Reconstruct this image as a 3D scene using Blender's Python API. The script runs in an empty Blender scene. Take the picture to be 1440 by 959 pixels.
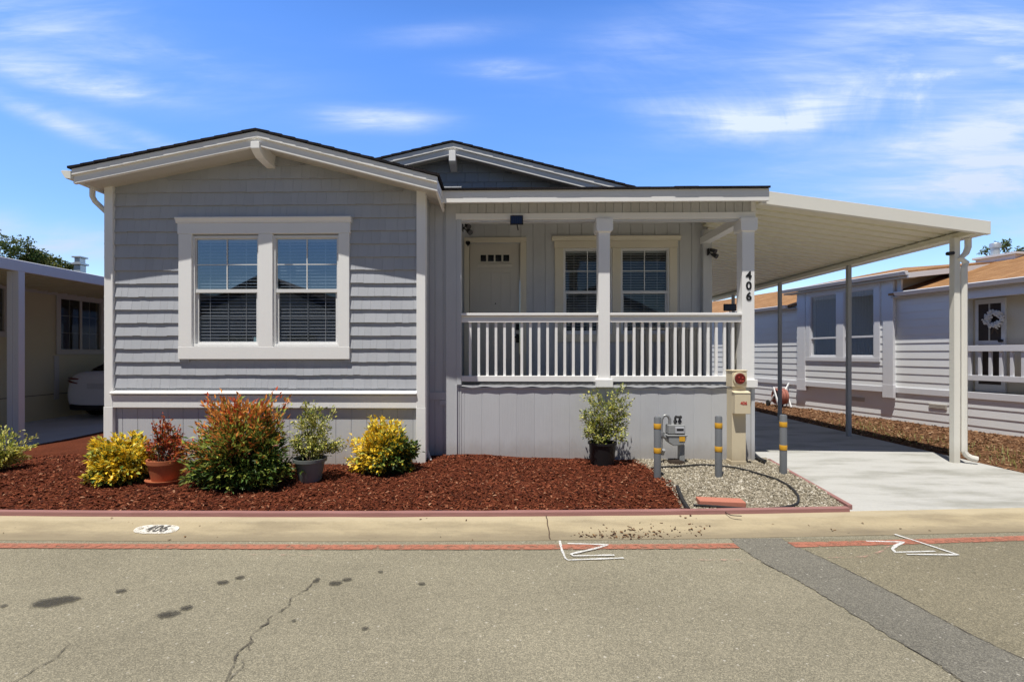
import bpy, bmesh, math, random
from mathutils import Vector, Matrix, noise, Quaternion
random.seed(7)
sc = bpy.context.scene
col = sc.collection
R = math.radians

# ------------------------------------------------------------------ survey: camera and lines of sight
FPX, CX, CY, EYE, YAW = 700.0, 692.0, 497.0, 1.62, R(1.2)
def ray(px, py):
    a = (px - CX) / FPX
    return Vector((-math.sin(YAW) + a * math.cos(YAW), math.cos(YAW) + a * math.sin(YAW), -(py - CY) / FPX))
def W(px, py, Y):
    d = ray(px, py); return Vector((0, 0, EYE)) + d * (Y / d.y)
def G(px, py, z):
    d = ray(px, py); return Vector((0, 0, EYE)) + d * ((z - EYE) / d.z)
def WX(px, Y): return W(px, 497, Y).x
def WZ(px, py, Y): return W(px, py, Y).z

cam = bpy.data.cameras.new('camera'); camo = bpy.data.objects.new('camera', cam); col.objects.link(camo)
camo.location = (0, 0, EYE); camo.rotation_euler = (R(90), 0, YAW)
cam.sensor_width = 36; cam.lens = FPX / 1440 * 36
cam.shift_x = (720 - CX) / 1440; cam.shift_y = (CY - 479.5) / 1440
cam.clip_start = 0.05; cam.clip_end = 3000
sc.camera = camo

# ------------------------------------------------------------------ materials
class N:
    def __init__(s, tree): s.t = tree
    def new(s, kind, **kw):
        n = s.t.nodes.new(kind)
        for k, v in kw.items(): setattr(n, k, v)
        return n
    def link(s, a, b): s.t.links.new(a, b)
    def put(s, sock, v):
        if isinstance(v, bpy.types.NodeSocket): s.link(v, sock)
        else:
            if sock.type == 'RGBA' and hasattr(v, '__len__') and len(v) == 3: v = (*v, 1)
            sock.default_value = v
    def math(s, op, a, b=0.0, c=0.0, clamp=False):
        n = s.new('ShaderNodeMath', operation=op, use_clamp=clamp)
        s.put(n.inputs[0], a); s.put(n.inputs[1], b)
        if op in ('MULTIPLY_ADD', 'SMOOTH_MIN'): s.put(n.inputs[2], c)
        return n.outputs[0]
    def noise(s, vec, scale, detail=4, rough=.55, dist=0.0):
        n = s.new('ShaderNodeTexNoise'); s.put(n.inputs['Vector'], vec)
        n.inputs['Scale'].default_value = scale; n.inputs['Detail'].default_value = detail
        n.inputs['Roughness'].default_value = rough; n.inputs['Distortion'].default_value = dist
        return n.outputs['Fac']
    def voro(s, vec, scale, out='Distance', feature='F1'):
        n = s.new('ShaderNodeTexVoronoi', feature=feature); s.put(n.inputs['Vector'], vec)
        n.inputs['Scale'].default_value = scale
        return n.outputs[out]
    def mapping(s, vec, scale=(1, 1, 1), rot=(0, 0, 0), loc=(0, 0, 0)):
        n = s.new('ShaderNodeMapping'); s.put(n.inputs['Vector'], vec)
        n.inputs['Scale'].default_value = scale; n.inputs['Rotation'].default_value = rot; n.inputs['Location'].default_value = loc
        return n.outputs[0]
    def ramp(s, fac, stops, interp='LINEAR'):
        n = s.new('ShaderNodeValToRGB'); s.put(n.inputs[0], fac); cr = n.color_ramp; cr.interpolation = interp
        while len(cr.elements) < len(stops): cr.elements.new(.5)
        for e, (p, c) in zip(cr.elements, stops):
            e.position = p; e.color = (*c, 1) if len(c) == 3 else c
        return n.outputs[0]
    def remap(s, v, a, b, c=0.0, d=1.0):
        n = s.new('ShaderNodeMapRange'); n.interpolation_type = 'SMOOTHSTEP'; s.put(n.inputs[0], v)
        for i, x in enumerate((a, b, c, d)): n.inputs[i + 1].default_value = x
        return n.outputs[0]
    def mix(s, fac, a, b, blend='MIX'):
        n = s.new('ShaderNodeMix', data_type='RGBA', blend_type=blend)
        s.put(n.inputs[0], fac); s.put(n.inputs[6], a); s.put(n.inputs[7], b)
        return n.outputs[2]
    def bump(s, h, strength=.3, dist=.01):
        n = s.new('ShaderNodeBump'); n.inputs['Strength'].default_value = strength; n.inputs['Distance'].default_value = dist
        s.put(n.inputs['Height'], h); return n.outputs[0]

def mat(name):
    m = bpy.data.materials.new(name); m.use_nodes = True
    n = N(m.node_tree); b = m.node_tree.nodes['Principled BSDF']
    tc = n.new('ShaderNodeTexCoord')
    return m, n, b, tc.outputs['Object']

def paint(name, c, rough=.55, var=.10, grain=(18, 18, 18), bump=.15, island=0.0, spec=.35, dirt=0.0, metal=0.0):
    m, n, b, o = mat(name)
    f1 = n.noise(o, 2.3, 5); f2 = n.noise(n.mapping(o, grain), 1.0, 6, .65)
    v = n.math('MULTIPLY_ADD', n.math('ADD', n.math('MULTIPLY', f1, .6), n.math('MULTIPLY', f2, .4)), 2 * var, 1 - var)
    if island:
        g = n.new('ShaderNodeNewGeometry')
        v = n.math('MULTIPLY', v, n.math('MULTIPLY_ADD', g.outputs['Random Per Island'], 2 * island, 1 - island))
    cc = n.mix(1.0, c, v, 'MULTIPLY')
    if dirt:
        d = n.remap(n.noise(o, 1.1, 6, .7), .52, .75)
        cc = n.mix(n.math('MULTIPLY', d, dirt), cc, (c[0] * .45, c[1] * .41, c[2] * .34))
    n.put(b.inputs['Base Color'], cc); b.inputs['Roughness'].default_value = rough
    b.inputs['Specular IOR Level'].default_value = spec; b.inputs['Metallic'].default_value = metal
    if bump: n.put(b.inputs['Normal'], n.bump(f2, bump, .006))
    return m

M = {}
M['siding'] = paint('gray siding paint', (.455, .472, .505), .6, .10, (60, 60, 4), .35, island=.035)
M['gable_shade'] = paint('gray siding paint with gable shade', (.30, .33, .37), .6, .10, (60, 60, 4), .3, island=.05)  # siding colour darkened: shade under the rear gable roof is painted in
M['panel'] = paint('gray grooved panel paint', (.575, .588, .605), .6, .09, (70, 70, 3), .5, island=.03, dirt=.10)
M['panel_trim'] = paint('gray trim paint', (.585, .60, .62), .6, .08, (70, 70, 3), .3)
M['trim'] = paint('warm white trim paint', (.93, .925, .905), .5, .05, (40, 40, 5), .18)
M['fascia'] = paint('fascia paint', (.90, .885, .85), .5, .07, (4, 40, 40), .15, dirt=.08)
M['cream'] = paint('cream trim paint', (.78, .72, .58), .5, .06, (40, 40, 5), .12)
M['door_paint'] = paint('cream door paint', (.66, .62, .54), .4, .05, (30, 30, 6), .08)
M['soffit'] = paint('soffit paint', (.62, .60, .55), .6, .07, (10, 10, 10), .1)
M['vinyl'] = paint('white vinyl', (.80, .80, .79), .35, .03, (10, 10, 10), .03)
M['metal_white'] = paint('white enamelled metal', (.86, .84, .76), .4, .05, (6, 30, 30), .05, dirt=.06)
M['pan_metal'] = paint('cream roof pans', (.88, .84, .66), .45, .05, (3, 20, 20), .05, dirt=.08)
M['post_gray'] = paint('even gray post', (.42, .43, .43), .5, .08, (20, 20, 6), .1)  # even gray, darker than the front carport post
M['blind'] = paint('white blind slat', (.92, .92, .92), .5, .03, (10, 10, 10), .0)
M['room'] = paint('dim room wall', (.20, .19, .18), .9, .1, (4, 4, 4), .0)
M['black'] = paint('black plastic', (.015, .015, .016), .45, .2, (30, 30, 30), .1)
M['rubber'] = paint('black rubber hose', (.03, .03, .032), .55, .3, (30, 30, 30), .1, dirt=.4)
M['dark_metal'] = paint('dark metal', (.05, .05, .052), .4, .2, (20, 20, 20), .1)
M['bollard'] = paint('gray bollard paint', (.155, .165, .175), .55, .12, (20, 20, 8), .15, dirt=.3)
M['yellow'] = paint('yellow band tape', (.75, .40, .035), .5, .1, (20, 20, 20), .05)
M['pedestal'] = paint('tan pedestal enamel', (.74, .64, .45), .5, .06, (15, 15, 6), .06, dirt=.15)
M['red_text'] = paint('red sticker', (.55, .06, .05), .5, .1)
M['meter'] = paint('gray meter casting', (.30, .31, .31), .5, .15, (30, 30, 30), .25, dirt=.3)
M['meter_label'] = paint('meter label', (.52, .53, .56), .4, .1)
M['pipe'] = paint('galvanised pipe', (.33, .34, .35), .4, .15, (20, 20, 20), .1, metal=.4)
M['terracotta'] = paint('terracotta', (.42, .135, .06), .8, .14, (14, 14, 14), .2, dirt=.25)
M['pot_gray'] = paint('gray green plastic pot', (.20, .225, .215), .5, .08, (10, 10, 10), .05, dirt=.2)
M['pot_black'] = paint('black nursery pot', (.014, .013, .014), .5, .2, (10, 10, 10), .05)
M['soil'] = paint('potting soil', (.035, .024, .017), .95, .4, (40, 40, 40), .6)
M['brick_paver'] = paint('red brick paver', (.52, .20, .135), .85, .15, (30, 30, 30), .4)
M['edging'] = paint('red painted edging', (.33, .165, .15), .8, .22, (5, 60, 60), .5, dirt=.5)
M['olive'] = paint('olive stucco', (.58, .52, .33), .85, .1, (40, 40, 40), .35)
M['n_trim'] = paint('tan trim', (.52, .49, .43), .6, .06)
M['n_white'] = paint('neighbour white trim', (.72, .73, .76), .5, .05, (20, 20, 5), .1)
M['n_siding'] = paint('pale lap siding paint', (.80, .815, .82), .6, .06, (4, 4, 50), .15, island=.02)
M['n_wall'] = paint('pale yellow porch wall', (.64, .58, .46), .6, .06)
M['screen'] = paint('dark screen door mesh', (.05, .038, .033), .7, .2, (60, 60, 60), .1)
M['wreath'] = paint('cotton white wreath', (.72, .70, .66), .9, .2, (30, 30, 30), .5)
M['twig'] = paint('brown twig', (.10, .07, .05), .9, .3)
M['bark'] = paint('bark', (.085, .062, .045), .95, .35, (20, 20, 4), .8)
M['galv'] = paint('galvanised vent', (.55, .58, .60), .4, .1, (20, 20, 20), .1, metal=.5)
M['solar'] = paint('solar cell', (.012, .013, .04), .15, .4, (30, 30, 30), 0, spec=.6)
M['chrome'] = paint('lockset', (.02, .02, .02), .35, .1, metal=.3)
M['car_paint'] = paint('white car paint', (.74, .75, .77), .25, .01, (1, 1, 1), 0, spec=.6)
M['tail'] = paint('tail lamp red', (.16, .008, .01), .15, .1, spec=.6)
M['tyre'] = paint('tyre', (.02, .02, .02), .8, .2)
M['plate'] = paint('licence plate', (.6, .6, .6), .4, .1)
M['baluster_shade'] = paint('beige baluster paint with shade', (.50, .46, .38), .6, .06)  # beige of the rear balusters, with porch shade put into the colour
M['hose_red'] = paint('reddish hose', (.42, .16, .12), .6, .15)
M['opp_wall'] = paint('beige far wall', (.35, .31, .26), .8, .1)

def splash(m, z0, z1, amt, c):
    n = N(m.node_tree); b = m.node_tree.nodes['Principled BSDF']; src = b.inputs['Base Color'].links[0].from_socket
    tc_ = n.new('ShaderNodeTexCoord'); g = n.new('ShaderNodeNewGeometry'); sp_ = n.new('ShaderNodeSeparateXYZ'); n.link(g.outputs['Position'], sp_.inputs[0])
    f = n.noise(n.mapping(g.outputs['Position'], (2, 2, 1)), 3.0, 6, .7); h = n.math('SUBTRACT', sp_.outputs[2], n.math('MULTIPLY', f, .35))
    n.put(b.inputs['Base Color'], n.mix(n.math('MULTIPLY', n.remap(h, z1, z0), amt), src, c))
splash(M['panel'], .0, .32, .45, (.30, .25, .20)); splash(M['panel_trim'], .0, .28, .4, (.30, .25, .20)); splash(M['trim'], -.05, .25, .4, (.42, .36, .28)); splash(M['pedestal'], -.05, .25, .5, (.36, .28, .18)); splash(M['metal_white'], -.05, .25, .45, (.40, .36, .29))

def roof_mat(name, c1, c2, sx=3.0):
    m, n, b, o = mat(name)
    br = n.new('ShaderNodeTexBrick'); n.put(br.inputs['Vector'], o)
    br.inputs['Scale'].default_value = sx; br.inputs['Mortar Size'].default_value = .01; br.inputs['Brick Width'].default_value = .6; br.inputs['Row Height'].default_value = .4
    n.put(br.inputs['Color1'], c1); n.put(br.inputs['Color2'], c2); n.put(br.inputs['Mortar'], tuple(x * .4 for x in c1))
    f = n.noise(o, 30, 5, .7); f2 = n.noise(o, .8, 4)
    c = n.mix(.6, br.outputs[0], n.math('MULTIPLY_ADD', f, 1.2, .3), 'MULTIPLY')
    c = n.mix(.5, c, n.math('MULTIPLY_ADD', f2, 1.0, .4), 'MULTIPLY')
    n.put(b.inputs['Base Color'], c); b.inputs['Roughness'].default_value = .95; b.inputs['Specular IOR Level'].default_value = .1
    n.put(b.inputs['Normal'], n.bump(f, .6, .01)); return m
M['shingle'] = roof_mat('charcoal shingle', (.022, .020, .022), (.035, .030, .032))
M['shingle_tan'] = roof_mat('tan brown shingle', (.44, .245, .115), (.34, .18, .08), 2.2)
M['shingle_opp'] = roof_mat('dark brown shingle', (.035, .03, .028), (.05, .04, .035))

def glass_mat(name, refl, tint):
    m, n, b, o = mat(name); m.node_tree.nodes.remove(b)
    out = m.node_tree.nodes['Material Output']
    g = n.new('ShaderNodeBsdfGlossy'); g.inputs['Roughness'].default_value = .012; n.put(g.inputs['Color'], (.84, .94, 1.0))
    n.put(g.inputs['Normal'], n.bump(n.noise(o, 1.6, 1), .035, .05))
    t = n.new('ShaderNodeBsdfTransparent'); n.put(t.inputs['Color'], tint)
    ge = n.new('ShaderNodeNewGeometry'); dt = n.new('ShaderNodeVectorMath', operation='DOT_PRODUCT'); n.link(ge.outputs['Incoming'], dt.inputs[0]); n.link(ge.outputs['Normal'], dt.inputs[1])
    sch = n.math('POWER', n.math('SUBTRACT', 1.0, n.math('ABSOLUTE', dt.outputs['Value']), clamp=True), 5.0)
    f = n.math('ADD', n.math('MULTIPLY', sch, .95), refl + .06, clamp=True)
    mx = n.new('ShaderNodeMixShader'); n.put(mx.inputs[0], f); n.link(t.outputs[0], mx.inputs[1]); n.link(g.outputs[0], mx.inputs[2])
    n.link(mx.outputs[0], out.inputs[0]); return m
M['glass'] = glass_mat('window glass', .40, (.66, .74, .82))
M['glass_low'] = glass_mat('screened window glass', .07, (.44, .46, .49))
M['glass_shade'] = glass_mat('shaded window glass', .02, (.62, .64, .64))
M['glass_n'] = glass_mat('blue reflecting window glass', .30, (.6, .63, .66))
M['car_glass'] = paint('dark car glass', (.01, .011, .013), .08, .1, spec=.7)

def asphalt_mat(name, base, warm, dark=1.0):
    m, n, b, o = mat(name)
    v1 = n.voro(o, 200, 'Color'); sep = n.new('ShaderNodeSeparateColor'); n.link(v1, sep.inputs[0])
    v2 = n.voro(o, 55, 'Color'); sep2 = n.new('ShaderNodeSeparateColor'); n.link(v2, sep2.inputs[0])
    d2 = n.voro(o, 55)
    fine = n.noise(o, 160, 3, .7); mid = n.noise(o, 22, 5, .7); big = n.noise(o, .55, 6, .62); streak = n.noise(n.mapping(o, (.25, 1.4, 1)), 1.2, 5, .6)
    c = n.ramp(sep.outputs[0], [(0, tuple(x * .66 for x in base)), (.45, tuple(x * .95 for x in base)), (.8, tuple(x * 1.06 for x in warm)), (1, tuple(min(1, x * 1.4) for x in warm))])
    spark = n.math('MULTIPLY', n.remap(sep2.outputs[1], .978, .992), n.remap(d2, .5, .3))
    c = n.mix(n.math('MULTIPLY', spark, .55), c, (.62, .58, .50))
    c = n.mix(.75, c, n.math('MULTIPLY_ADD', mid, .5, .75), 'MULTIPLY')
    c = n.mix(.8, c, n.math('MULTIPLY_ADD', big, .75, .62), 'MULTIPLY')
    c = n.mix(.6, c, n.math('MULTIPLY_ADD', streak, .55, .73), 'MULTIPLY')
    c = n.mix(n.math('MULTIPLY', n.remap(n.noise(o, 5, 6, .75), .60, .72), .35), c, tuple(x * .5 for x in base))
    n.put(b.inputs['Base Color'], c); b.inputs['Roughness'].default_value = .9; b.inputs['Specular IOR Level'].default_value = .2
    h = n.math('ADD', n.math('MULTIPLY', fine, .5), d2)
    n.put(b.inputs['Normal'], n.bump(h, .35, .004)); return m
M['asphalt'] = asphalt_mat('weathered asphalt', (.255, .233, .170), (.30, .27, .195))
M['asphalt_brown'] = asphalt_mat('brown weathered asphalt', (.215, .193, .135), (.255, .225, .155))
M['asphalt_patch'] = asphalt_mat('dark trench asphalt', (.178, .168, .141), (.21, .197, .16))

def concrete_mat(name, c, stain, amt, strch=(1, 1, 1)):
    m, n, b, o = mat(name)
    f = n.noise(n.mapping(o, strch), 1.1, 7, .62); f2 = n.noise(o, 45, 5, .7); f3 = n.noise(n.mapping(o, (1, 12, 1)), 3, 4, .6)
    cc = n.mix(n.math('MULTIPLY', n.remap(f, .42, .72), amt), c, stain)
    cc = n.mix(.5, cc, n.math('MULTIPLY_ADD', f2, .5, .75), 'MULTIPLY')
    cc = n.mix(.4, cc, n.math('MULTIPLY_ADD', f3, .5, .75), 'MULTIPLY')
    sp = n.remap(n.noise(o, 9, 6, .75), .66, .75)
    cc = n.mix(n.math('MULTIPLY', sp, .3), cc, tuple(x * .5 for x in stain))
    n.put(b.inputs['Base Color'], cc); b.inputs['Roughness'].default_value = .85; b.inputs['Specular IOR Level'].default_value = .25
    n.put(b.inputs['Normal'], n.bump(f2, .35, .004)); return m
M['drive'] = concrete_mat('pale driveway concrete', (.50, .495, .465), (.28, .275, .235), .8, (.9, 2.6, 1))
M['drive_far'] = concrete_mat('gray driveway concrete', (.60, .62, .64), (.46, .46, .46), .5)
M['curb'] = concrete_mat('cream curb concrete', (.44, .365, .235), (.27, .22, .145), .75, (1, 5, 1))
def curb_dirt_and_light():
    m = M['curb']; n = N(m.node_tree); b_ = m.node_tree.nodes['Principled BSDF']; src = b_.inputs['Base Color'].links[0].from_socket
    tc_ = n.new('ShaderNodeTexCoord'); o = tc_.outputs['Object']
    spk = n.remap(n.noise(o, 34, 3, .8), .66, .74); blot = n.remap(n.noise(n.mapping(o, (.6, 3, 1)), 2.2, 7, .7), .50, .74)
    c = n.mix(n.math('MULTIPLY', spk, .55), src, (.12, .095, .065)); c = n.mix(n.math('MULTIPLY', blot, .45), c, (.21, .18, .135))
    g_ = n.new('ShaderNodeNewGeometry'); sp_ = n.new('ShaderNodeSeparateXYZ'); n.link(g_.outputs['Position'], sp_.inputs[0])
    h = n.math('ADD', sp_.outputs[2], n.math('MULTIPLY', n.math('SUBTRACT', n.noise(n.mapping(o, (1, 4, 1)), 3.0, 6, .7), .5), .05))
    c = n.mix(n.math('MULTIPLY', n.remap(h, .045, .010), .55), c, (.17, .14, .10)); c = n.mix(n.math('MULTIPLY', n.remap(h, .078, .10), .5), c, (.56, .48, .33))  # gutter dirt low down; lit top edge painted in as a paler tone
    n.put(b_.inputs['Base Color'], c)
curb_dirt_and_light()
M['footing'] = concrete_mat('gray footing concrete', (.36, .35, .33), (.22, .21, .19), .6)

def chip_mat(name, stops, rough=.9, noise_scale=60):
    m, n, b, o = mat(name)
    g = n.new('ShaderNodeNewGeometry')
    c = n.ramp(g.outputs['Random Per Island'], stops)
    f = n.noise(o, noise_scale, 3)
    c = n.mix(.5, c, n.math('MULTIPLY_ADD', f, 1.0, .5), 'MULTIPLY')
    n.put(b.inputs['Base Color'], c); b.inputs['Roughness'].default_value = rough; b.inputs['Specular IOR Level'].default_value = .2
    return m
M['chips'] = chip_mat('red bark chips', [(0, (.03, .009, .005)), (.25, (.085, .020, .010)), (.55, (.155, .036, .016)), (.85, (.22, .062, .027)), (.96, (.30, .11, .055)), (1, (.46, .25, .15))])
M['chips_brown'] = chip_mat('brown bark chips', [(0, (.05, .025, .013)), (.4, (.16, .075, .038)), (.75, (.28, .15, .075)), (1, (.45, .30, .18))])
M['stones'] = chip_mat('river gravel stones', [(0, (.13, .11, .08)), (.3, (.27, .235, .17)), (.65, (.40, .35, .26)), (.9, (.54, .49, .39)), (1, (.70, .66, .57))], .8)
M['litter'] = chip_mat('dry leaf litter', [(0, (.05, .025, .015)), (.6, (.16, .075, .035)), (1, (.30, .17, .07))])
def dirt_mat(name, a, c, e):
    m, n, b, o = mat(name)
    f = n.noise(o, 38, 6, .75); f2 = n.noise(o, 2.5, 5)
    cc = n.ramp(f, [(.25, a), (.5, c), (.78, e)])
    cc = n.mix(.7, cc, n.math('MULTIPLY_ADD', f2, .9, .55), 'MULTIPLY')
    n.put(b.inputs['Base Color'], cc); b.inputs['Roughness'].default_value = .95; b.inputs['Specular IOR Level'].default_value = .1
    n.put(b.inputs['Normal'], n.bump(f, .8, .02)); return m
M['mulch'] = dirt_mat('red mulch', (.03, .010, .006), (.115, .030, .014), (.20, .06, .028))
M['mulch_fine'] = dirt_mat('fine red mulch path', (.055, .017, .009), (.125, .035, .017), (.18, .055, .027))
M['mulch_brown'] = dirt_mat('brown mulch', (.06, .03, .016), (.16, .08, .04), (.27, .15, .08))
M['gravel'] = dirt_mat('gravel base', (.16, .14, .11), (.30, .27, .21), (.44, .40, .33))
M['earth'] = dirt_mat('dry earth', (.10, .08, .05), (.16, .13, .08), (.22, .18, .12))

def leaf_mat(name, c, var=.35, trans=.25):
    m, n, b, o = mat(name)
    g = n.new('ShaderNodeNewGeometry')
    v = n.math('MULTIPLY_ADD', g.outputs['Random Per Island'], 2 * var, 1 - var)
    cc = n.mix(1.0, c, v, 'MULTIPLY')
    n.put(b.inputs['Base Color'], cc); b.inputs['Roughness'].default_value = .45; b.inputs['Specular IOR Level'].default_value = .35
    t = n.new('ShaderNodeBsdfTranslucent'); n.put(t.inputs['Color'], cc)
    mx = n.new('ShaderNodeMixShader'); mx.inputs[0].default_value = trans
    out = m.node_tree.nodes['Material Output']
    n.link(b.outputs[0], mx.inputs[1]); n.link(t.outputs[0], mx.inputs[2]); n.link(mx.outputs[0], out.inputs[0]); return m
L = {'green': leaf_mat('green leaf', (.085, .155, .030)), 'dark': leaf_mat('dark green leaf', (.038, .078, .020)),
     'yellow': leaf_mat('golden leaf', (.92, .66, .05), .25), 'lemon': leaf_mat('lemon leaf', (.78, .72, .16), .25),
     'lime': leaf_mat('lime leaf', (.36, .41, .08)), 'red': leaf_mat('red leaf', (.60, .11, .04)),
     'orange': leaf_mat('orange leaf', (.72, .30, .07)), 'rust': leaf_mat('rust leaf', (.32, .075, .04)),
     'cream': leaf_mat('variegated leaf', (.72, .70, .30), .25), 'olive': leaf_mat('olive leaf', (.22, .24, .07)),
     'tree': leaf_mat('tree leaf', (.13, .18, .055)), 'grass': leaf_mat('weed grass', (.22, .22, .06))}

# ------------------------------------------------------------------ mesh collection
class MB:
    def __init__(s, T=None): s.v, s.f, s.m, s.T = [], [], [], T
    def add(s, vs, fs, m=0):
        k = len(s.v)
        if s.T: vs = [s.T(*p) for p in vs]
        s.v.extend([tuple(p) for p in vs]); s.f.extend([tuple(i + k for i in f) for f in fs]); s.m.extend([m] * len(fs))
    def box(s, x0, x1, y0, y1, z0, z1, m=0):
        x0, x1 = sorted((x0, x1)); y0, y1 = sorted((y0, y1)); z0, z1 = sorted((z0, z1))
        s.add([(x0, y0, z0), (x1, y0, z0), (x1, y1, z0), (x0, y1, z0), (x0, y0, z1), (x1, y0, z1), (x1, y1, z1), (x0, y1, z1)],
              [(0, 3, 2, 1), (4, 5, 6, 7), (0, 1, 5, 4), (1, 2, 6, 5), (2, 3, 7, 6), (3, 0, 4, 7)], m)
    def prism(s, poly, axis, a, b, m=0):
        f = {'x': lambda p, t: (t, p[0], p[1]), 'y': lambda p, t: (p[0], t, p[1]), 'z': lambda p, t: (p[0], p[1], t)}[axis]
        n = len(poly)
        vs = [f(p, a) for p in poly] + [f(p, b) for p in poly]
        s.add(vs, [tuple(range(n)), tuple(reversed(range(n, 2 * n)))] + [(i, (i + 1) % n, n + (i + 1) % n, n + i) for i in range(n)], m)
    def bar(s, p0, p1, w, h, up=(0, 0, 1), m=0):
        p0, p1, up = Vector(p0), Vector(p1), Vector(up)
        d = (p1 - p0).normalized(); r = d.cross(up).normalized() * w / 2; u = r.cross(d).normalized() * h / 2
        s.add([p + a * r + b * u for p in (p0, p1) for a, b in ((-1, -1), (1, -1), (1, 1), (-1, 1))],
              [(0, 1, 2, 3), (7, 6, 5, 4), (0, 4, 5, 1), (1, 5, 6, 2), (2, 6, 7, 3), (3, 7, 4, 0)], m)
    def tube(s, pts, r, n=10, m=0):
        pts = [Vector(p) for p in pts]; rs = r if hasattr(r, '__len__') else [r] * len(pts)
        rings = []; prev = None
        for i, p in enumerate(pts):
            d = (pts[min(i + 1, len(pts) - 1)] - pts[max(i - 1, 0)]).normalized()
            if prev is None: a = d.orthogonal().normalized()
            else: a = (prev - d * prev.dot(d)).normalized()
            prev = a; b = d.cross(a)
            rings.append([p + rs[i] * (math.cos(t) * a + math.sin(t) * b) for t in (2 * math.pi * k / n for k in range(n))])
        vs = [q for ring in rings for q in ring]; fs = []
        for i in range(len(pts) - 1):
            for k in range(n):
                k2 = (k + 1) % n; fs.append((i * n + k, i * n + k2, (i + 1) * n + k2, (i + 1) * n + k))
        fs.append(tuple(reversed(range(n)))); fs.append(tuple((len(pts) - 1) * n + k for k in range(n)))
        s.add(vs, fs, m)
    def lathe(s, prof, c, n=28, m=0):
        vs = [(c[0] + r * math.cos(t), c[1] + r * math.sin(t), c[2] + z) for r, z in prof for t in (2 * math.pi * k / n for k in range(n))]
        fs = [(i * n + k, i * n + (k + 1) % n, (i + 1) * n + (k + 1) % n, (i + 1) * n + k) for i in range(len(prof) - 1) for k in range(n)]
        if prof[0][0] > 1e-6: fs.append(tuple(reversed(range(n))))
        if prof[-1][0] > 1e-6: fs.append(tuple((len(prof) - 1) * n + k for k in range(n)))
        s.add(vs, fs, m)
    def build(s, name, mats, parent=None, bevel=0.0, smooth=False, local=False, recalc=True, seg=2):
        me = bpy.data.meshes.new(name)
        off = Vector((0, 0, 0))
        if parent is not None and not local:
            r = parent
            while r.parent: r = r.parent
            off = r.location
        me.from_pydata([(p[0] - off[0], p[1] - off[1], p[2] - off[2]) for p in s.v], [], s.f)
        mats = mats if isinstance(mats, (list, tuple)) else [mats]
        for mm in mats: me.materials.append(mm)
        if len(mats) > 1: me.polygons.foreach_set('material_index', s.m)
        if recalc or smooth:
            bm = bmesh.new(); bm.from_mesh(me)
            if recalc: bmesh.ops.recalc_face_normals(bm, faces=bm.faces)
            if smooth:
                for f in bm.faces: f.smooth = True
                for e in bm.edges:
                    if len(e.link_faces) == 2 and e.calc_face_angle(0) > R(42): e.smooth = False
            bm.to_mesh(me); bm.free()
        o = bpy.data.objects.new(name, me); col.objects.link(o); o.parent = parent
        if bevel:
            b = o.modifiers.new('bevel', 'BEVEL'); b.width = bevel; b.segments = seg; b.limit_method = 'ANGLE'; b.angle_limit = R(40)
        return o

def tag(o, label=None, cat=None, group=None, kind=None):
    for k, v in (('label', label), ('category', cat), ('group', group), ('kind', kind)):
        if v: o[k] = v
    return o
def thing(name, loc, label, cat, group=None, rz=0.0):
    o = bpy.data.objects.new(name, None); col.objects.link(o); o.location = loc; o.rotation_euler.z = rz
    o.empty_display_size = .2
    return tag(o, label, cat, group)
def struct(o): o['kind'] = 'structure'; return o

def text_mesh(txt, size, extrude=.002, offset=0.0, shear=0.0):
    c = bpy.data.curves.new('digits', 'FONT'); c.body = txt; c.size = size; c.extrude = extrude; c.offset = offset; c.shear = shear
    c.align_x = 'CENTER'; c.align_y = 'CENTER'; c.resolution_u = 4
    o = bpy.data.objects.new('digits', c); col.objects.link(o)
    dg = bpy.context.evaluated_depsgraph_get(); dg.update()
    me = bpy.data.meshes.new_from_object(o.evaluated_get(dg))
    vs = [v.co.copy() for v in me.vertices]; fs = [tuple(p.vertices) for p in me.polygons]
    bpy.data.objects.remove(o); bpy.data.curves.remove(c); bpy.data.meshes.remove(me)
    return vs, fs

def nz(x, y, s=1.0, seed=0.0): return noise.noise(Vector((x * s + seed, y * s - seed * .7, seed * 1.3)))

# ------------------------------------------------------------------ sun and sky
SUN = Vector((-.52, -1.0, 3.1)).normalized()
sl = bpy.data.lights.new('sun', 'SUN'); so = bpy.data.objects.new('sun', sl); col.objects.link(so)
sl.energy = 5.0; sl.angle = R(.55); sl.color = (1.0, .958, .885)
so.rotation_euler = SUN.to_track_quat('Z', 'Y').to_euler(); so.location = (0, 0, 30)
wd = bpy.data.worlds.new('World'); sc.world = wd; wd.use_nodes = True
n = N(wd.node_tree); bg = wd.node_tree.nodes['Background']
sky = n.new('ShaderNodeTexSky', sky_type='NISHITA'); sky.sun_disc = False
sky.sun_elevation = math.asin(SUN.z); sky.sun_rotation = math.atan2(SUN.x, SUN.y)
sky.air_density = 1.0; sky.dust_density = .35; sky.ozone_density = 1.6
hs = n.new('ShaderNodeHueSaturation'); hs.inputs['Saturation'].default_value = 1.30; hs.inputs['Value'].default_value = 1.0; hs.inputs['Hue'].default_value = .512
n.link(sky.outputs[0], hs.inputs['Color'])
tc = n.new('ShaderNodeTexCoord'); sep = n.new('ShaderNodeSeparateXYZ'); n.link(tc.outputs['Generated'], sep.inputs[0])
dx, dy, dz = sep.outputs
ay = n.math('MAXIMUM', n.math('ABSOLUTE', dy), .08)
U, V = n.math('DIVIDE', dx, ay), n.math('DIVIDE', dz, ay)
cmb = n.new('ShaderNodeCombineXYZ'); n.link(U, cmb.inputs[0]); n.link(V, cmb.inputs[1]); n.link(dy, cmb.inputs[2])
uv = cmb.outputs[0]
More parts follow.
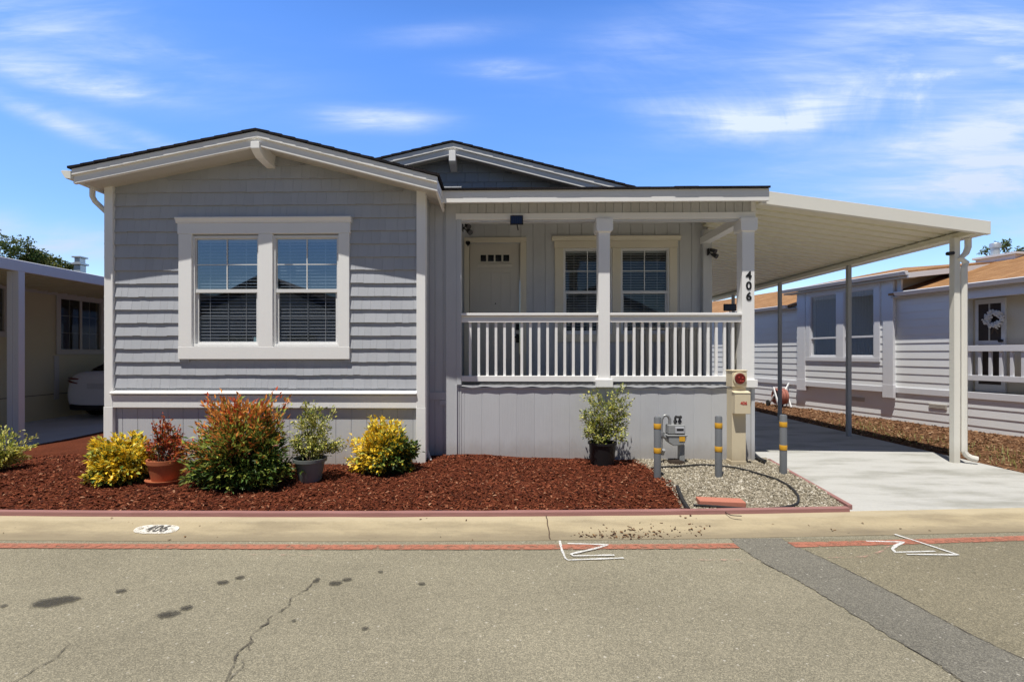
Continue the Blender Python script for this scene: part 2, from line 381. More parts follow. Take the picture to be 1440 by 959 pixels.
def wisp(rot, sx, sy, scale, lo, hi, loc=(0, 0, 0), dist=.6):
    return n.remap(n.noise(n.mapping(uv, (sx, sy, .0), (0, 0, rot), loc), scale, 9, .60, dist), lo, hi)
w1 = wisp(R(8), 1.0, 4.2, 1.5, .40, .70, (3.1, 1.7, 0)); w2 = wisp(R(28), 1.0, 3.4, 1.3, .40, .72, (7.7, .4, 0), .9); w3 = wisp(R(-16), 1.0, 4.5, 1.6, .36, .72, (1.3, 5.2, 0))
front = n.remap(dy, .0, .1)
def blob(px, py, wx, wy, ang, wsp, amt):
    d = ray(px, py); u0, v0 = d.x / d.y, d.z / d.y
    ca, sa = math.cos(R(ang)), math.sin(R(ang))
    du, dv = n.math('SUBTRACT', U, u0), n.math('SUBTRACT', V, v0)
    a = n.math('DIVIDE', n.math('ADD', n.math('MULTIPLY', du, ca), n.math('MULTIPLY', dv, sa)), wx / 700)
    b = n.math('DIVIDE', n.math('SUBTRACT', n.math('MULTIPLY', dv, ca), n.math('MULTIPLY', du, sa)), wy / 700)
    r = n.math('ADD', n.math('MULTIPLY', a, a), n.math('MULTIPLY', b, b))
    g = n.math('POWER', 2.718, n.math('MULTIPLY', r, -1.0))
    g = n.math('MULTIPLY', g, n.math('MULTIPLY_ADD', wsp, .85, .15))
    return n.math('MULTIPLY', g, amt * 1.6)
blobs = [  # hazy cirrus, by direction
    (715, 97, 70, 11, -2, w1, .95), (528, 168, 80, 16, -3, w1, .8), (620, 48, 100, 14, 4, w1, .35),
    (1010, 165, 90, 20, -8, w2, .75), (1110, 165, 130, 22, 12, w2, .75), (1230, 135, 150, 40, 18, w2, .85), (1340, 90, 120, 60, 40, w2, 1.0), (1420, 70, 90, 70, 20, w2, .6),
    (1320, 205, 190, 38, 20, w2, 1.05), (1420, 190, 130, 60, 20, w1, .9), (1390, 262, 150, 26, 4, w1, 1.0), (1180, 228, 150, 18, 8, w1, .6), (1250, 30, 280, 60, 25, w2, .4), (930, 60, 160, 50, 20, w2, .25),
    (75, 172, 150, 13, -22, w3, .85), (140, 120, 110, 17, -8, w3, .7), (50, 100, 130, 20, -12, w3, .6), (60, 40, 260, 60, -14, w3, .45), (240, 88, 100, 14, -8, w3, .35),
    (60, 335, 170, 24, -8, w3, 1.0), (1420, 330, 130, 30, 4, w1, .6), (1050, 420, 60, 16, 5, w1, .9), (240, 210, 130, 12, -20, w3, .45)]
fib = n.remap(n.noise(n.mapping(uv, (1.6, 13, .0), (0, 0, R(14)), (2, 9, 0)), 2.2, 8, .62, .5), .25, .75, .35, 1.0)
acc = None
for bl in blobs:
    t = blob(*bl); acc = t if acc is None else n.math('ADD', acc, t)
acc = n.math('MULTIPLY', n.math('MULTIPLY', acc, fib), front)
acc = n.math('ADD', acc, n.math('MULTIPLY', wisp(R(12), .8, 3.0, .9, .50, .80, (11, 3, 0)), n.math('MULTIPLY_ADD', front, -.10, .16)))
acc = n.math('MINIMUM', acc, .88)
band = n.math('MULTIPLY', n.math('MULTIPLY', n.remap(dz, .0, .5, 2.05, 2.95), n.remap(dz, .52, .82, 1.0, .07)), n.remap(dy, -.30, .35, .24, 1.0))
SKYC = n.mix(acc, hs.outputs[0], (3.0, 3.35, 4.2))        # bright low sky, deep zenith
SKYC = n.mix(1.0, SKYC, band, 'MULTIPLY')
n.link(SKYC, bg.inputs['Color']); bg.inputs['Strength'].default_value = .10
sc.view_settings.view_transform = 'Standard'; sc.view_settings.look = 'None'; sc.view_settings.exposure = 0; sc.view_settings.gamma = 1
sc.render.engine = 'CYCLES'; sc.cycles.use_denoising = True
sc.cycles.max_bounces = 8; sc.cycles.transparent_max_bounces = 12; sc.cycles.caustics_reflective = False; sc.cycles.caustics_refractive = False
# ------------------------------------------------------------------ key planes
YF, YG, YP, YB, YE = 6.11, 6.54, 6.95, 8.45, 6.62      # gable fascia, gable wall, porch front, porch back wall, porch eave
GZ = .12
XL, XR = WX(148, YG), WX(598, YG)                       # gable section sides
XH = WX(1061, YP)                                       # right side of the house

def lerp_table(t, x):
    if x <= t[0][0]: return t[0][1]
    for (a, ya), (b, yb) in zip(t, t[1:]):
        if x <= b:
            k = (x - a) / (b - a); k = k * k * (3 - 2 * k) if False else k
            return ya + (yb - ya) * k
    (a, ya), (b, yb) = t[-2:]
    return yb + (yb - ya) / (b - a) * (x - b)
_ct = [(G(px, py, 0).x, G(px, py, 0).y) for px, py in ((0, 760), (240, 761), (480, 761.5), (720, 760.5), (960, 758), (1200, 753.5), (1440, 748))]
_ct = [(-40, _ct[0][1] + .6)] + _ct + [(40, _ct[-1][1] + 3.0)]
def curbY(x):
    return sum(lerp_table(_ct, x + d) for d in (-.5, -.25, 0, .25, .5)) / 5

# ------------------------------------------------------------------ ground, road
def sheet(x0, x1, nx, yfun, name, m, zfun):
    mb = MB(); vs = []; fs = []
    ys = yfun(0); ny = len(ys)
    for i in range(nx + 1):
        x = x0 + (x1 - x0) * i / nx
        for y in yfun(x): vs.append((x, y, zfun(x, y)))
    for i in range(nx):
        for j in range(ny - 1): fs.append((i * ny + j, (i + 1) * ny + j, (i + 1) * ny + j + 1, i * ny + j + 1))
    mb.add(vs, fs); return mb.build(name, m, recalc=False)
mb = MB(); mb.add([(-1500, -1500, -.06), (1500, -1500, -.06), (1500, 1500, -.06), (-1500, 1500, -.06)], [(0, 1, 2, 3)])
struct(mb.build('ground', M['earth'], recalc=False))
struct(sheet(-40, 40, 160, lambda x: [-6.0, -2, 0, 1, 2, 3, 4, curbY(x) + .02], 'road', M['asphalt'], lambda x, y: 0.0))

prof = [(0.0, -.02), (0.0, .004), (.05, .012), (.20, .062), (.245, .086), (.28, .098), (.36, .102), (.36, -.02)]
mb = MB(); xs = [-40 + i * .25 for i in range(321)]; vs = []; fs = []; K = len(prof)
for x in xs:
    y = curbY(x)
    for a, z in prof: vs.append((x, y + a + .004 * nz(x, a, 3), z + .003 * nz(x, a * 9, 2.2, 4)))
for i in range(len(xs) - 1):
    for k in range(K - 1): fs.append((i * K + k, (i + 1) * K + k, (i + 1) * K + k + 1, i * K + k + 1))
mb.add(vs, fs); struct(mb.build('curb', M['curb'], smooth=True, recalc=False))
def curb_z(a):
    for (a0, z0), (a1, z1) in zip(prof[1:], prof[2:]):
        if a0 <= a <= a1 and a1 > a0: return z0 + (z1 - z0) * (a - a0) / (a1 - a0)
    return .1
for px, w_ in ((772, .010),):
    x = G(px, 745, .06).x; mb = MB(); vs = []
    for k in range(13):
        a = .01 + k * .029; xx = x + .01 * nz(k, px, .4) + .05 * (a - .15) * (-.3 if px == 772 else 0); vs += [(xx - w_ / 2, curbY(xx) + a, 0), (xx + w_ / 2, curbY(xx) + a, 0)]
    vs = [(v[0], v[1], curb_z(min(v[1] - curbY(v[0]), .36)) + .005) for v in vs]
    mb.add(vs, [(2 * k, 2 * k + 1, 2 * k + 3, 2 * k + 2) for k in range(12)]); struct(mb.build('curb_joint', M['twig'], recalc=False))
# house number on the curb: white oval and stencilled digits
c0 = G(220, 741.5, .066); ca = c0.y - curbY(c0.x)
def on_curb(u, v, h): x = c0.x + u; a = ca + v; return (x, curbY(x) + a + .0, curb_z(min(max(a, 0), .36)) + h)
mb = MB(); rings = [(0, 0)] + [(r, t) for r in (.3, .6, .85, 1.0) for t in range(40)]
vs = [on_curb(0, 0, .006)]
for r in (.3, .6, .85, 1.0):
    for t in range(40):
        th = 2 * math.pi * t / 40; e = 1 + .03 * nz(t, r, .9)
        cx = math.copysign(abs(math.cos(th)) ** .75, math.cos(th)); cy = math.copysign(abs(math.sin(th)) ** .75, math.sin(th))
        vs.append(on_curb(.197 * r * cx * e, .058 * r * cy * e, .006))
fs = [(0, 1 + t, 1 + (t + 1) % 40) for t in range(40)] + [(1 + k * 40 + t, 1 + (k + 1) * 40 + t, 1 + (k + 1) * 40 + (t + 1) % 40, 1 + k * 40 + (t + 1) % 40) for k in range(3) for t in range(40)]
mb.add(vs, fs)
def worn(name, c, under, lo, hi, sc_=14, edge=0):
    m, n_, b, o = mat(name)
    f = n_.noise(o, sc_, 6, .75); g = n_.noise(o, 120, 3, .7)
    k = n_.remap(n_.math('ADD', n_.math('MULTIPLY', f, .7), n_.math('MULTIPLY', g, .3)), lo, hi)
    n_.put(b.inputs['Base Color'], n_.mix(.4, c, n_.math('MULTIPLY_ADD', g, .9, .55), 'MULTIPLY')); b.inputs['Roughness'].default_value = .85
    t = n_.new('ShaderNodeBsdfTransparent'); mx = n_.new('ShaderNodeMixShader'); n_.put(mx.inputs[0], k)
    out = m.node_tree.nodes['Material Output']; n_.link(t.outputs[0], mx.inputs[1]); n_.link(b.outputs[0], mx.inputs[2]); n_.link(mx.outputs[0], out.inputs[0]); return m
M['worn_white'] = worn('worn white paint', (.74, .71, .64), None, .34, .56, 26); M['stencil'] = worn('worn black stencil', (.07, .065, .06), None, .36, .56, 30)
plaque = struct(mb.build('curb_number', M['worn_white'], recalc=False))
tv, tf = text_mesh('406', .115, 0.0, .003, .25)
mb = MB(); mb.add([on_curb(v.x * 1.12, v.y * 1.0, .010) for v in tv], tf); mb.build('digits', M['stencil'], plaque, recalc=False)

# painted marks
def ribbon(pts, w, z, wob=0.0, taper=False):
    mb = MB(); P = [Vector((p[0], p[1], z)) for p in pts]; vs = []
    for i, p in enumerate(P):
        d = (P[min(i + 1, len(P) - 1)] - P[max(i - 1, 0)]).normalized(); nn = Vector((-d.y, d.x, 0))
        ww = w * (1 + wob * noise.noise(p * 9)) * .5
        vs += [p + nn * ww, p - nn * ww]
    mb.add(vs, [(2 * i, 2 * i + 1, 2 * i + 3, 2 * i + 2) for i in range(len(P) - 1)]); return mb
def dense(pts, step=.05):
    out = []
    for a, b in zip(pts, pts[1:]):
        a, b = Vector(a), Vector(b); k = max(1, int((b - a).length / step))
        out += [a + (b - a) * i / k for i in range(k)]
    return out + [Vector(pts[-1])]
def worn(name, c, under, lo, hi, sc_=14, edge=0):
    m, n_, b, o = mat(name)
    f = n_.noise(o, sc_, 6, .75); g = n_.noise(o, 120, 3, .7)
    k = n_.remap(n_.math('ADD', n_.math('MULTIPLY', f, .7), n_.math('MULTIPLY', g, .3)), lo, hi)
    n_.put(b.inputs['Base Color'], n_.mix(.4, c, n_.math('MULTIPLY_ADD', g, .9, .55), 'MULTIPLY')); b.inputs['Roughness'].default_value = .85
    t = n_.new('ShaderNodeBsdfTransparent'); mx = n_.new('ShaderNodeMixShader'); n_.put(mx.inputs[0], k)
    out = m.node_tree.nodes['Material Output']; n_.link(t.outputs[0], mx.inputs[1]); n_.link(b.outputs[0], mx.inputs[2]); n_.link(mx.outputs[0], out.inputs[0]); return m
M['red_paint'] = worn('red fire lane paint', (.43, .165, .105), None, .33, .56, 16)
M['white_spray'] = worn('white spray paint', (.76, .76, .74), None, .33, .56, 70)
M['faint_pink'] = worn('faint pink chalk', (.62, .38, .30), None, .45, .70, 12)
M['crack'] = worn('asphalt crack', (.095, .083, .064), None, .40, .62, 10)
def red_line(pa, pb):
    a, b = G(pa, 768, 0).x, G(pb, 768, 0).x
    off = lambda px: lerp_table([(0, 9), (480, 9.5), (960, 10), (1440, 9.5)], px)
    pts = []
    k = 120
    for i in range(k + 1):
        px = pa + (pb - pa) * i / k
        base = lerp_table([(0, 768), (240, 769), (480, 770), (720, 770), (960, 769), (1113, 767), (1250, 763.5), (1440, 757.5)], px)
        pts.append(G(px, base, 0))
    struct(ribbon(pts, .105, .008, .10).build('red_line', M['red_paint'], recalc=False))
red_line(-700, 1036); red_line(1113, 2000)
def spray(pp, w=.023):
    pts = dense([G(x, y, 0) for x, y in pp], .03)
    return ribbon(pts, w, .009, .7)
for k, strokes in enumerate(([[(787, 761), (790, 774), (795, 786), (799, 788.5), (838, 787), (877, 785.5)], [(798, 765.5), (855, 767.5), (836, 773), (803, 780.5), (806, 783), (864, 782)]],
                [[(1218, 761.7), (1271, 763), (1260, 768), (1255, 773), (1259, 777.5), (1315, 776)], [(1258, 752.5), (1300, 766), (1347, 781.5), (1275, 781)]])):
    a = MB()
    for j, s_ in enumerate(strokes):
        b_ = spray(s_); k0 = len(a.v); a.v += [(v[0], v[1], v[2] + .003 * j) for v in map(Vector, b_.v)]; a.f += [tuple(i + k0 for i in f) for f in b_.f]; a.m += b_.m
    struct(a.build('spray_mark', M['white_spray'], recalc=False))
for pp, w in (([(350, 780.5), (442, 782)], .02), ([(962, 788), (1062, 788.5)], .02), ([(1165, 785), (1215, 784), (1240, 776), (1256, 764)], .02)):
    struct(spray(pp, w).build('chalk_mark', M['faint_pink'], recalc=False))

# trench patch and browner asphalt right of it
left_edge = [(1026, 757.5), (1037, 768), (1075, 793), (1123, 817), (1213, 872), (1293, 920), (1353, 957), (1480, 1040)]
right_edge = [(1098, 757), (1112, 765), (1167, 790), (1210, 811), (1260, 837), (1360, 890), (1440, 928), (1600, 1010)]
le = dense([G(x, y, 0) for x, y in left_edge], .04); re_ = dense([G(x, y, 0) for x, y in right_edge], .04)
def resample(P, k):
    d = [0]
    for a, b in zip(P, P[1:]): d.append(d[-1] + (b - a).length)
    out = []
    for i in range(k + 1):
        t = d[-1] * i / k; j = max(q for q in range(len(d)) if d[q] <= t + 1e-9); j = min(j, len(P) - 2)
        out.append(P[j].lerp(P[j + 1], (t - d[j]) / max(1e-9, d[j + 1] - d[j])))
    return out
le, re_ = resample(le, 120), resample(re_, 120)
mb = MB(); vs = []
for i, (a, b) in enumerate(zip(le, re_)):
    vs += [(a.x + (.02 * nz(i, 0, .9) + .02 * nz(i, 0, .23)), a.y, .004), (b.x + .012 * nz(i, 5, .9), b.y, .004)]
mb.add(vs, [(2 * i, 2 * i + 1, 2 * i + 3, 2 * i + 2) for i in range(120)]); struct(mb.build('asphalt_patch', M['asphalt_patch'], recalc=False))
mb = MB(); vs = []
for i, b in enumerate(re_): vs += [(b.x + .012 * nz(i, 5, .9) + .004, b.y, .0035), (max(b.x + 1, 14), b.y, .0035)]
mb.add(vs, [(2 * i, 2 * i + 1, 2 * i + 3, 2 * i + 2) for i in range(120)]); struct(mb.build('road_section', M['asphalt_brown'], recalc=False))
def crack(pp, w, jit=.02, seed=0):
    pts = dense([G(x, y, 0) for x, y in pp], .025)
    pts = [p + Vector((jit * nz(p.x, p.y, 9, seed) + jit * .6 * nz(p.x, p.y, 30, seed), jit * nz(p.y, p.x, 9, seed + 3), 0)) for p in pts]
    struct(ribbon(pts, w, .007 , .9).build('road_crack', M['crack'], recalc=False))
crack([(444, 817), (425, 832), (405, 850), (388, 864), (365, 882), (350, 905), (330, 925), (318, 962), (310, 990)], .012, .03)
crack([(352, 903), (342, 935), (322, 958)], .008, .03, 5)
crack([(98, 905), (80, 925), (50, 943), (20, 962)], .009, .03, 2)
crack(right_edge[1:], .008, .012, 7); crack(left_edge[1:], .005, .012, 8)
crack([(767, 735), (773, 752), (777, 759)], .01, .01, 9) if False else None
# oil spots
def spot_mat():
    m, n_, b, o = mat('oil stain')
    ln = n_.new('ShaderNodeVectorMath', operation='LENGTH'); n_.link(o, ln.inputs[0])
    oi = n_.new('ShaderNodeObjectInfo')
    mp = n_.new('ShaderNodeVectorMath', operation='ADD'); n_.link(o, mp.inputs[0]); n_.link(oi.outputs['Location'], mp.inputs[1])
    r = n_.math('ADD', ln.outputs['Value'], n_.math('MULTIPLY', n_.math('SUBTRACT', n_.noise(mp.outputs[0], 2.6, 6, .7), .5), 1.1))
    k = n_.remap(r, .86, .62)
    n_.put(b.inputs['Base Color'], (.028, .026, .023)); b.inputs['Roughness'].default_value = .7
    t = n_.new('ShaderNodeBsdfTransparent'); mx = n_.new('ShaderNodeMixShader'); n_.put(mx.inputs[0], n_.math('MULTIPLY', k, .58))
    out = m.node_tree.nodes['Material Output']; n_.link(t.outputs[0], mx.inputs[1]); n_.link(b.outputs[0], mx.inputs[2]); n_.link(mx.outputs[0], out.inputs[0]); return m
M['oil'] = spot_mat()
for px, py, w, h, an in ((77, 847, 60, 17, 9), (170, 832, 15, 6, 3), (237, 865, 32, 11, 8), (262, 856, 17, 8, 10), (313, 820, 17, 6, 3), (337, 813, 13, 5, 12), (445, 817, 8, 7, 0), (472, 821, 20, 7, 8), (488, 816, 15, 5, 8), (513, 885, 10, 5, 0), (593, 822, 11, 4, 0), (535, 805, 8, 3, 0), (413, 874, 6, 4, 0), (5, 853, 9, 5, 0)):
    c = G(px, py, 0); sx = w / 2 / FPX * c.y * 1.25; sy = h / 2 / FPX * c.y * c.y / EYE * 1.25
    mb = MB(); mb.add([(-1.6, -1.6, 0), (1.6, -1.6, 0), (1.6, 1.6, 0), (-1.6, 1.6, 0)], [(0, 1, 2, 3)])
    o = mb.build('oil_stain', M['oil'], recalc=False); o.location = (c.x, c.y, .0105); o.scale = (sx, sy, 1); o.rotation_euler.z = R(an * 2); struct(o)

# ------------------------------------------------------------------ beds
XDL = -7.5                                             # left neighbour's concrete edge
def edgeX(y):                                          # border board along the driveway
    return lerp_table([(4.5, G(1214, 724, .13).x), (7.0, G(1064, 641, .13).x)], y)
def graX(y):                                           # mulch / gravel boundary
    t = sorted((G(px, py, .13).y, G(px, py, .13).x) for px, py in ((893, 649), (918, 661), (935, 675), (949, 690), (961, 705), (970, 722)))
    return lerp_table(t, y)
def bedz(x, y):
    front = min(1.0, max(0.0, (y - curbY(x) - .38) / .5))
    m = .018 * nz(x, y, 1.1) + .012 * nz(x, y, 4, 3)
    z = .108 + front * (.045 + m)
    z += .06 * math.exp(-((x + .55) / .8) ** 2 - ((y - 6.75) / .7) ** 2)      # heap by the wall corner
    z += .05 * math.exp(-((x + 5.0) / 1.5) ** 2 - ((y - 6.3) / .9) ** 2)
    return z
def bed_front(x): return curbY(x) + .395
def bed(x0f, x1f, y1f, name, m, nx, ny, zo=0.0):
    mb = MB(); vs = []; fs = []
    for j in range(ny + 1):
        for i in range(nx + 1):
            s_, t_ = i / nx, j / ny
            y = 4.2 + t_ * (y1f - 4.2)
            x = x0f(y) + s_ * (x1f(y) - x0f(y))
            yy = bed_front(x) + t_ * (y1f - bed_front(x))
            x = x0f(yy) + s_ * (x1f(yy) - x0f(yy))
            vs.append((x, yy, bedz(x, yy) + zo + (.008 * nz(x, yy, 14, 2) if zo == 0 else .004 * nz(x, yy, 20, 9))))
    for j in range(ny):
        for i in range(nx):
            a = j * (nx + 1) + i; fs.append((a, a + 1, a + nx + 2, a + nx + 1))
    mb.add(vs, fs); return struct(mb.build(name, m, smooth=False, recalc=False))
bed(lambda y: XDL, lambda y: graX(y), 7.1, 'mulch_bed', M['mulch'], 190, 46)
mb = MB(); vs = []; fs = []                             # mulch strip between the houses
nx, ny = 30, 40
for j in range(ny + 1):
    for i in range(nx + 1):
        x = XDL + i / nx * (XL + .2 - XDL); y = 7.1 + j / ny * 12; vs.append((x, y, bedz(x, y)))
for j in range(ny):
    for i in range(nx): a = j * (nx + 1) + i; fs.append((a, a + 1, a + nx + 2, a + nx + 1))
mb.add(vs, fs); struct(mb.build('mulch_path', M['mulch_fine'], recalc=False))
bed(lambda y: graX(y), lambda y: edgeX(y), 7.1, 'gravel_bed', M['gravel'], 60, 40, -.006)
# driveways
XD = 6.60
mb = MB(); vs = []; fs = []
cells = [0, .02, .5, 1, 2, 3, 4.5, 6, 9, 12.5]
for i in range(41):
    for c in cells:
        y0 = lambda x: curbY(x) + .36
        t = i / 40; yb = 4.6 + c
        x = (edgeX(min(yb, 7.0)) - .05) + t * (XD - edgeX(min(yb, 7.0)) + .05) if True else 0
        yy = y0(x) + c
        vs.append((x, yy, .100 if c < .01 else .104 + .0012 * c))
k = len(cells)
for i in range(40):
    for j in range(k - 1): fs.append((i * k + j, (i + 1) * k + j, (i + 1) * k + j + 1, i * k + j + 1))
mb.add(vs, fs); struct(mb.build('driveway', M['drive'], recalc=False))
mb = MB()                                               # flare of the driveway toward the right
vs = []
for i in range(13):
    y = curbY(XD) + .36 + i * .1; f = max(0, 1 - i / 12); vs += [(XD, y, .1035), (XD + .9 * f * f + .002, max(y, curbY(XD + .9 * f * f) + .36), .1035)]
mb.add(vs, [(2 * i, 2 * i + 1, 2 * i + 3, 2 * i + 2) for i in range(12)]); struct(mb.build('driveway_flare', M['drive'], recalc=False))
mb = MB(); mb.box(-10.6, XDL, 4.4, 26, -.05, .125); struct(mb.build('neighbour_driveway', M['drive_far'], bevel=.01))
# right strip of brown mulch
def stripz(x, y): return .115 + .02 * nz(x, y, 1.3) + .012 * nz(x, y, 5) - .03 * max(0, 1 - (x - XD) / .15)
mb = MB(); vs = []; fs = []; nx, ny = 50, 110
for j in range(ny + 1):
    for i in range(nx + 1):
        x = XD + i / nx * 4.5; y = curbY(x) + .36 + j / ny * 14; vs.append((x, y, stripz(x, y)))
for j in range(ny):
    for i in range(nx): a = j * (nx + 1) + i; fs.append((a, a + 1, a + nx + 2, a + nx + 1))
mb.add(vs, fs); struct(mb.build('mulch_strip', M['mulch_brown'], recalc=False))

# edging boards
mb = MB(); vs = []
xs = [XDL + i * (edgeX(4.5) - XDL) / 90 for i in range(91)]
for x in xs:
    y = curbY(x) + .335; w = .004 * nz(x, 0, 2)
    vs += [(x, y + w, .085), (x, y + .006 + w, .137 + .003 * nz(x, 2, 3)), (x, y + .06 + w, .141 + .003 * nz(x, 4, 3)), (x, y + .068 + w, .085)]
fs = []
for i in range(90):
    for k in range(3): fs.append((4 * i + k, 4 * i + 4 + k, 4 * i + 5 + k, 4 * i + 1 + k))
fs += [(0, 1, 2, 3), (363, 362, 361, 360)]
mb.add(vs, fs); o = mb.build('garden_edging', M['edging']); tag(o, 'long reddish border board holding back the mulch along the curb', 'edging')
mb = MB(); y0 = curbY(3.2) + .36
mb.bar((edgeX(y0) + .0, y0 + .06, .115), (edgeX(7.0), 7.0, .125), .045, .07)
o = mb.build('garden_edging', M['edging'], bevel=.006); tag(o, 'short reddish border strip between gravel and driveway', 'edging')

# ------------------------------------------------------------------ loose cover: bark chips, gravel, litter
def shards(n_, pick, zf, lmin, lmax, wr, name, m, lift=.006, tilt=.45):
    vs, fs = [], []
    for _ in range(n_):
        p = pick()
        if p is None: continue
        x, y = p; l = random.uniform(lmin, lmax); w = l * random.uniform(*wr); a = random.uniform(0, 6.283)
        z = zf(x, y) + random.uniform(.0, lift)
        q = Quaternion((0, 0, 1), a) @ Quaternion((1, 0, 0), random.gauss(0, tilt)) @ Quaternion((0, 1, 0), random.gauss(0, tilt * .6))
        b = random.uniform(-.12, .18) * l; h = w * .22
        k = len(vs)
        for (u, v, t) in ((-.5, -.5, 0), (-.5, .5, 0), (0, -.6, b / l), (0, .6, b / l), (.5, -.4, 0), (.5, .4, 0)):
            c = q @ Vector((u * l, v * w, t * l)); vs.append((x + c.x, y + c.y, z + c.z + h))
        fs += [(k, k + 1, k + 3, k + 2), (k + 2, k + 3, k + 5, k + 4)]
    mb = MB(); mb.add(vs, fs); o = mb.build(name, m, recalc=False); tag(o, kind='stuff'); return o
def pick_mulch():
    y = 4.6 + 2.3 * random.random() ** 1.15; x = random.uniform(-7.3, graX(y) + .03 * random.gauss(0, 1))
    if y < bed_front(x) or (x < -1.05 * y and random.random() < .5): return None
    if y > YG and XL < x < XR: return None
    return x, y
tag(shards(48000, pick_mulch, bedz, .012, .046, (.16, .40), 'bark_chips', M['chips'], .012), 'loose red bark chips covering the planting bed', 'bark chips')
def pick_strip():
    x = random.uniform(XD, XD + 3.3); y = random.uniform(5, 17); return (x, y)
tag(shards(16000, pick_strip, stripz, .018, .06, (.2, .5), 'brown_chips', M['chips_brown'], .015), 'loose brown bark chips beside the pale neighbour house', 'bark chips')
def pick_litter():
    r = random.random()
    if r < .5: px, py = random.gauss(870, 35), random.gauss(747, 2.4)
    elif r < .75: px, py = random.uniform(880, 1000), random.gauss(744, 5)
    else: px, py = random.uniform(0, 1400), random.uniform(736, 762)
    g = G(px, py, .05); a = g.y - curbY(g.x)
    return (g.x, g.y) if 0 < a < .34 else None
tag(shards(260, pick_litter, lambda x, y: curb_z(min(max(y - curbY(x), 0), .36)) + .003, .008, .032, (.18, .5), 'leaf_litter', M['litter'], .003, .15), 'dry brown leaf litter lying on the curb', 'leaf litter')
ico = bmesh.new(); bmesh.ops.create_icosphere(ico, subdivisions=1, radius=1.0); ICO_V = [v.co.copy() for v in ico.verts]; ICO_F = [tuple(v.index for v in f.verts) for f in ico.faces]; ico.free()
vs, fs = [], []
for _ in range(15000):
    y = 4.55 + 2.45 * random.random() ** 1.2; x = random.uniform(graX(y) - .05, edgeX(y) - .02)
    if y < bed_front(x) + .02: continue
    r = random.uniform(.005, .0135) * (1.5 if random.random() < .06 else 1); k = len(vs); q = Quaternion((random.gauss(0, 1), random.gauss(0, 1), random.gauss(0, 1), random.gauss(0, 1))).normalized()
    sx, sy, sz = random.uniform(.8, 1.35), random.uniform(.7, 1.1), random.uniform(.5, .8); z = bedz(x, y) + r * .25 - .004
    for v in ICO_V:
        c = q @ Vector((v.x * sx, v.y * sy, v.z * sz)); vs.append((x + c.x * r, y + c.y * r, z + c.z * r))
    fs += [tuple(i + k for i in f) for f in ICO_F]
mb = MB(); mb.add(vs, fs); o = mb.build('gravel_stones', M['stones'], recalc=False); tag(o, 'loose pale gravel around the utility posts', 'gravel', kind='stuff')
# weeds in the strip
vs, fs = [], []
for _ in range(900):
    cx, cy = random.choice(((7.3, 8.6), (7.5, 7.4), (7.0, 9.4), (8.0, 6.8), (7.4, 10.5), (6.95, 6.9)))
    x, y = random.gauss(cx, .35), random.gauss(cy, .45)
    if x < XD + .02: continue
    a = random.uniform(0, 6.28); h = random.uniform(.03, .10); k = len(vs); z = stripz(x, y); w = .006
    vs += [(x - w * math.sin(a), y + w * math.cos(a), z), (x + w * math.sin(a), y - w * math.cos(a), z), (x + math.cos(a) * h * .6, y + math.sin(a) * h * .6, z + h)]
    fs.append((k, k + 1, k + 2))
mb = MB(); mb.add(vs, fs); o = mb.build('weeds', L['grass'], recalc=False); tag(o, 'patchy yellow green weeds in the brown mulch strip', 'weeds', kind='stuff')
# ------------------------------------------------------------------ the house
house = thing('house', ((XL + XH) / 2, YG, GZ), 'gray shingled one-storey home with white trim, covered porch and bark-covered garden bed in front', 'house')
def hw(py, Y, px=700): return WZ(px, py, Y)
A_, Lr, Rr = W(360, 181, YF), W(97, 235, YF), W(617, 245.5, YF)
slL, slR = (A_.z - Lr.z) / (A_.x - Lr.x), (A_.z - Rr.z) / (Rr.x - A_.x)
def roofz(x): return A_.z - (slL * (A_.x - x) if x < A_.x else slR * (x - A_.x))
TH = .045                                               # shingle edge
# window opening of the gable wall
wu = [(WX(272, YG), WX(366, YG)), (WX(385, YG), WX(478, YG))]
wz0, wz1 = hw(487, YG, 372), hw(332, YG, 372)
zb, zt = hw(562, YG, 372), None                         # lower end of the shingle siding
hx0, hx1, hz0, hz1 = wu[0][0], wu[1][1], wz0, wz1
mb = MB(); Yb0, Yb1 = YG + .012, YG + .10
def wall_piece(x0, x1, z0, z1f):
    xs = sorted({x0, x1, *[x for x in (A_.x,) if x0 < x < x1]})
    poly = [(x0, z0), (x1, z0)] + [(x, z1f(x)) for x in reversed(xs)]
    mb.prism(poly, 'y', Yb0, Yb1)
under = lambda x: roofz(x) - .16
wall_piece(XL, hx0, .0, under); wall_piece(hx1, XR, .0, under)
wall_piece(hx0, hx1, .0, lambda x: hz0); wall_piece(hx0, hx1, hz1, under)
mb.box(XL, XL + .1, Yb1, 20, 0, roofz(XL) - .16); mb.box(XR - .1, XR, Yb1, YB, 0, roofz(XR) - .16)
wall = mb.build('wall', M['siding'], house)
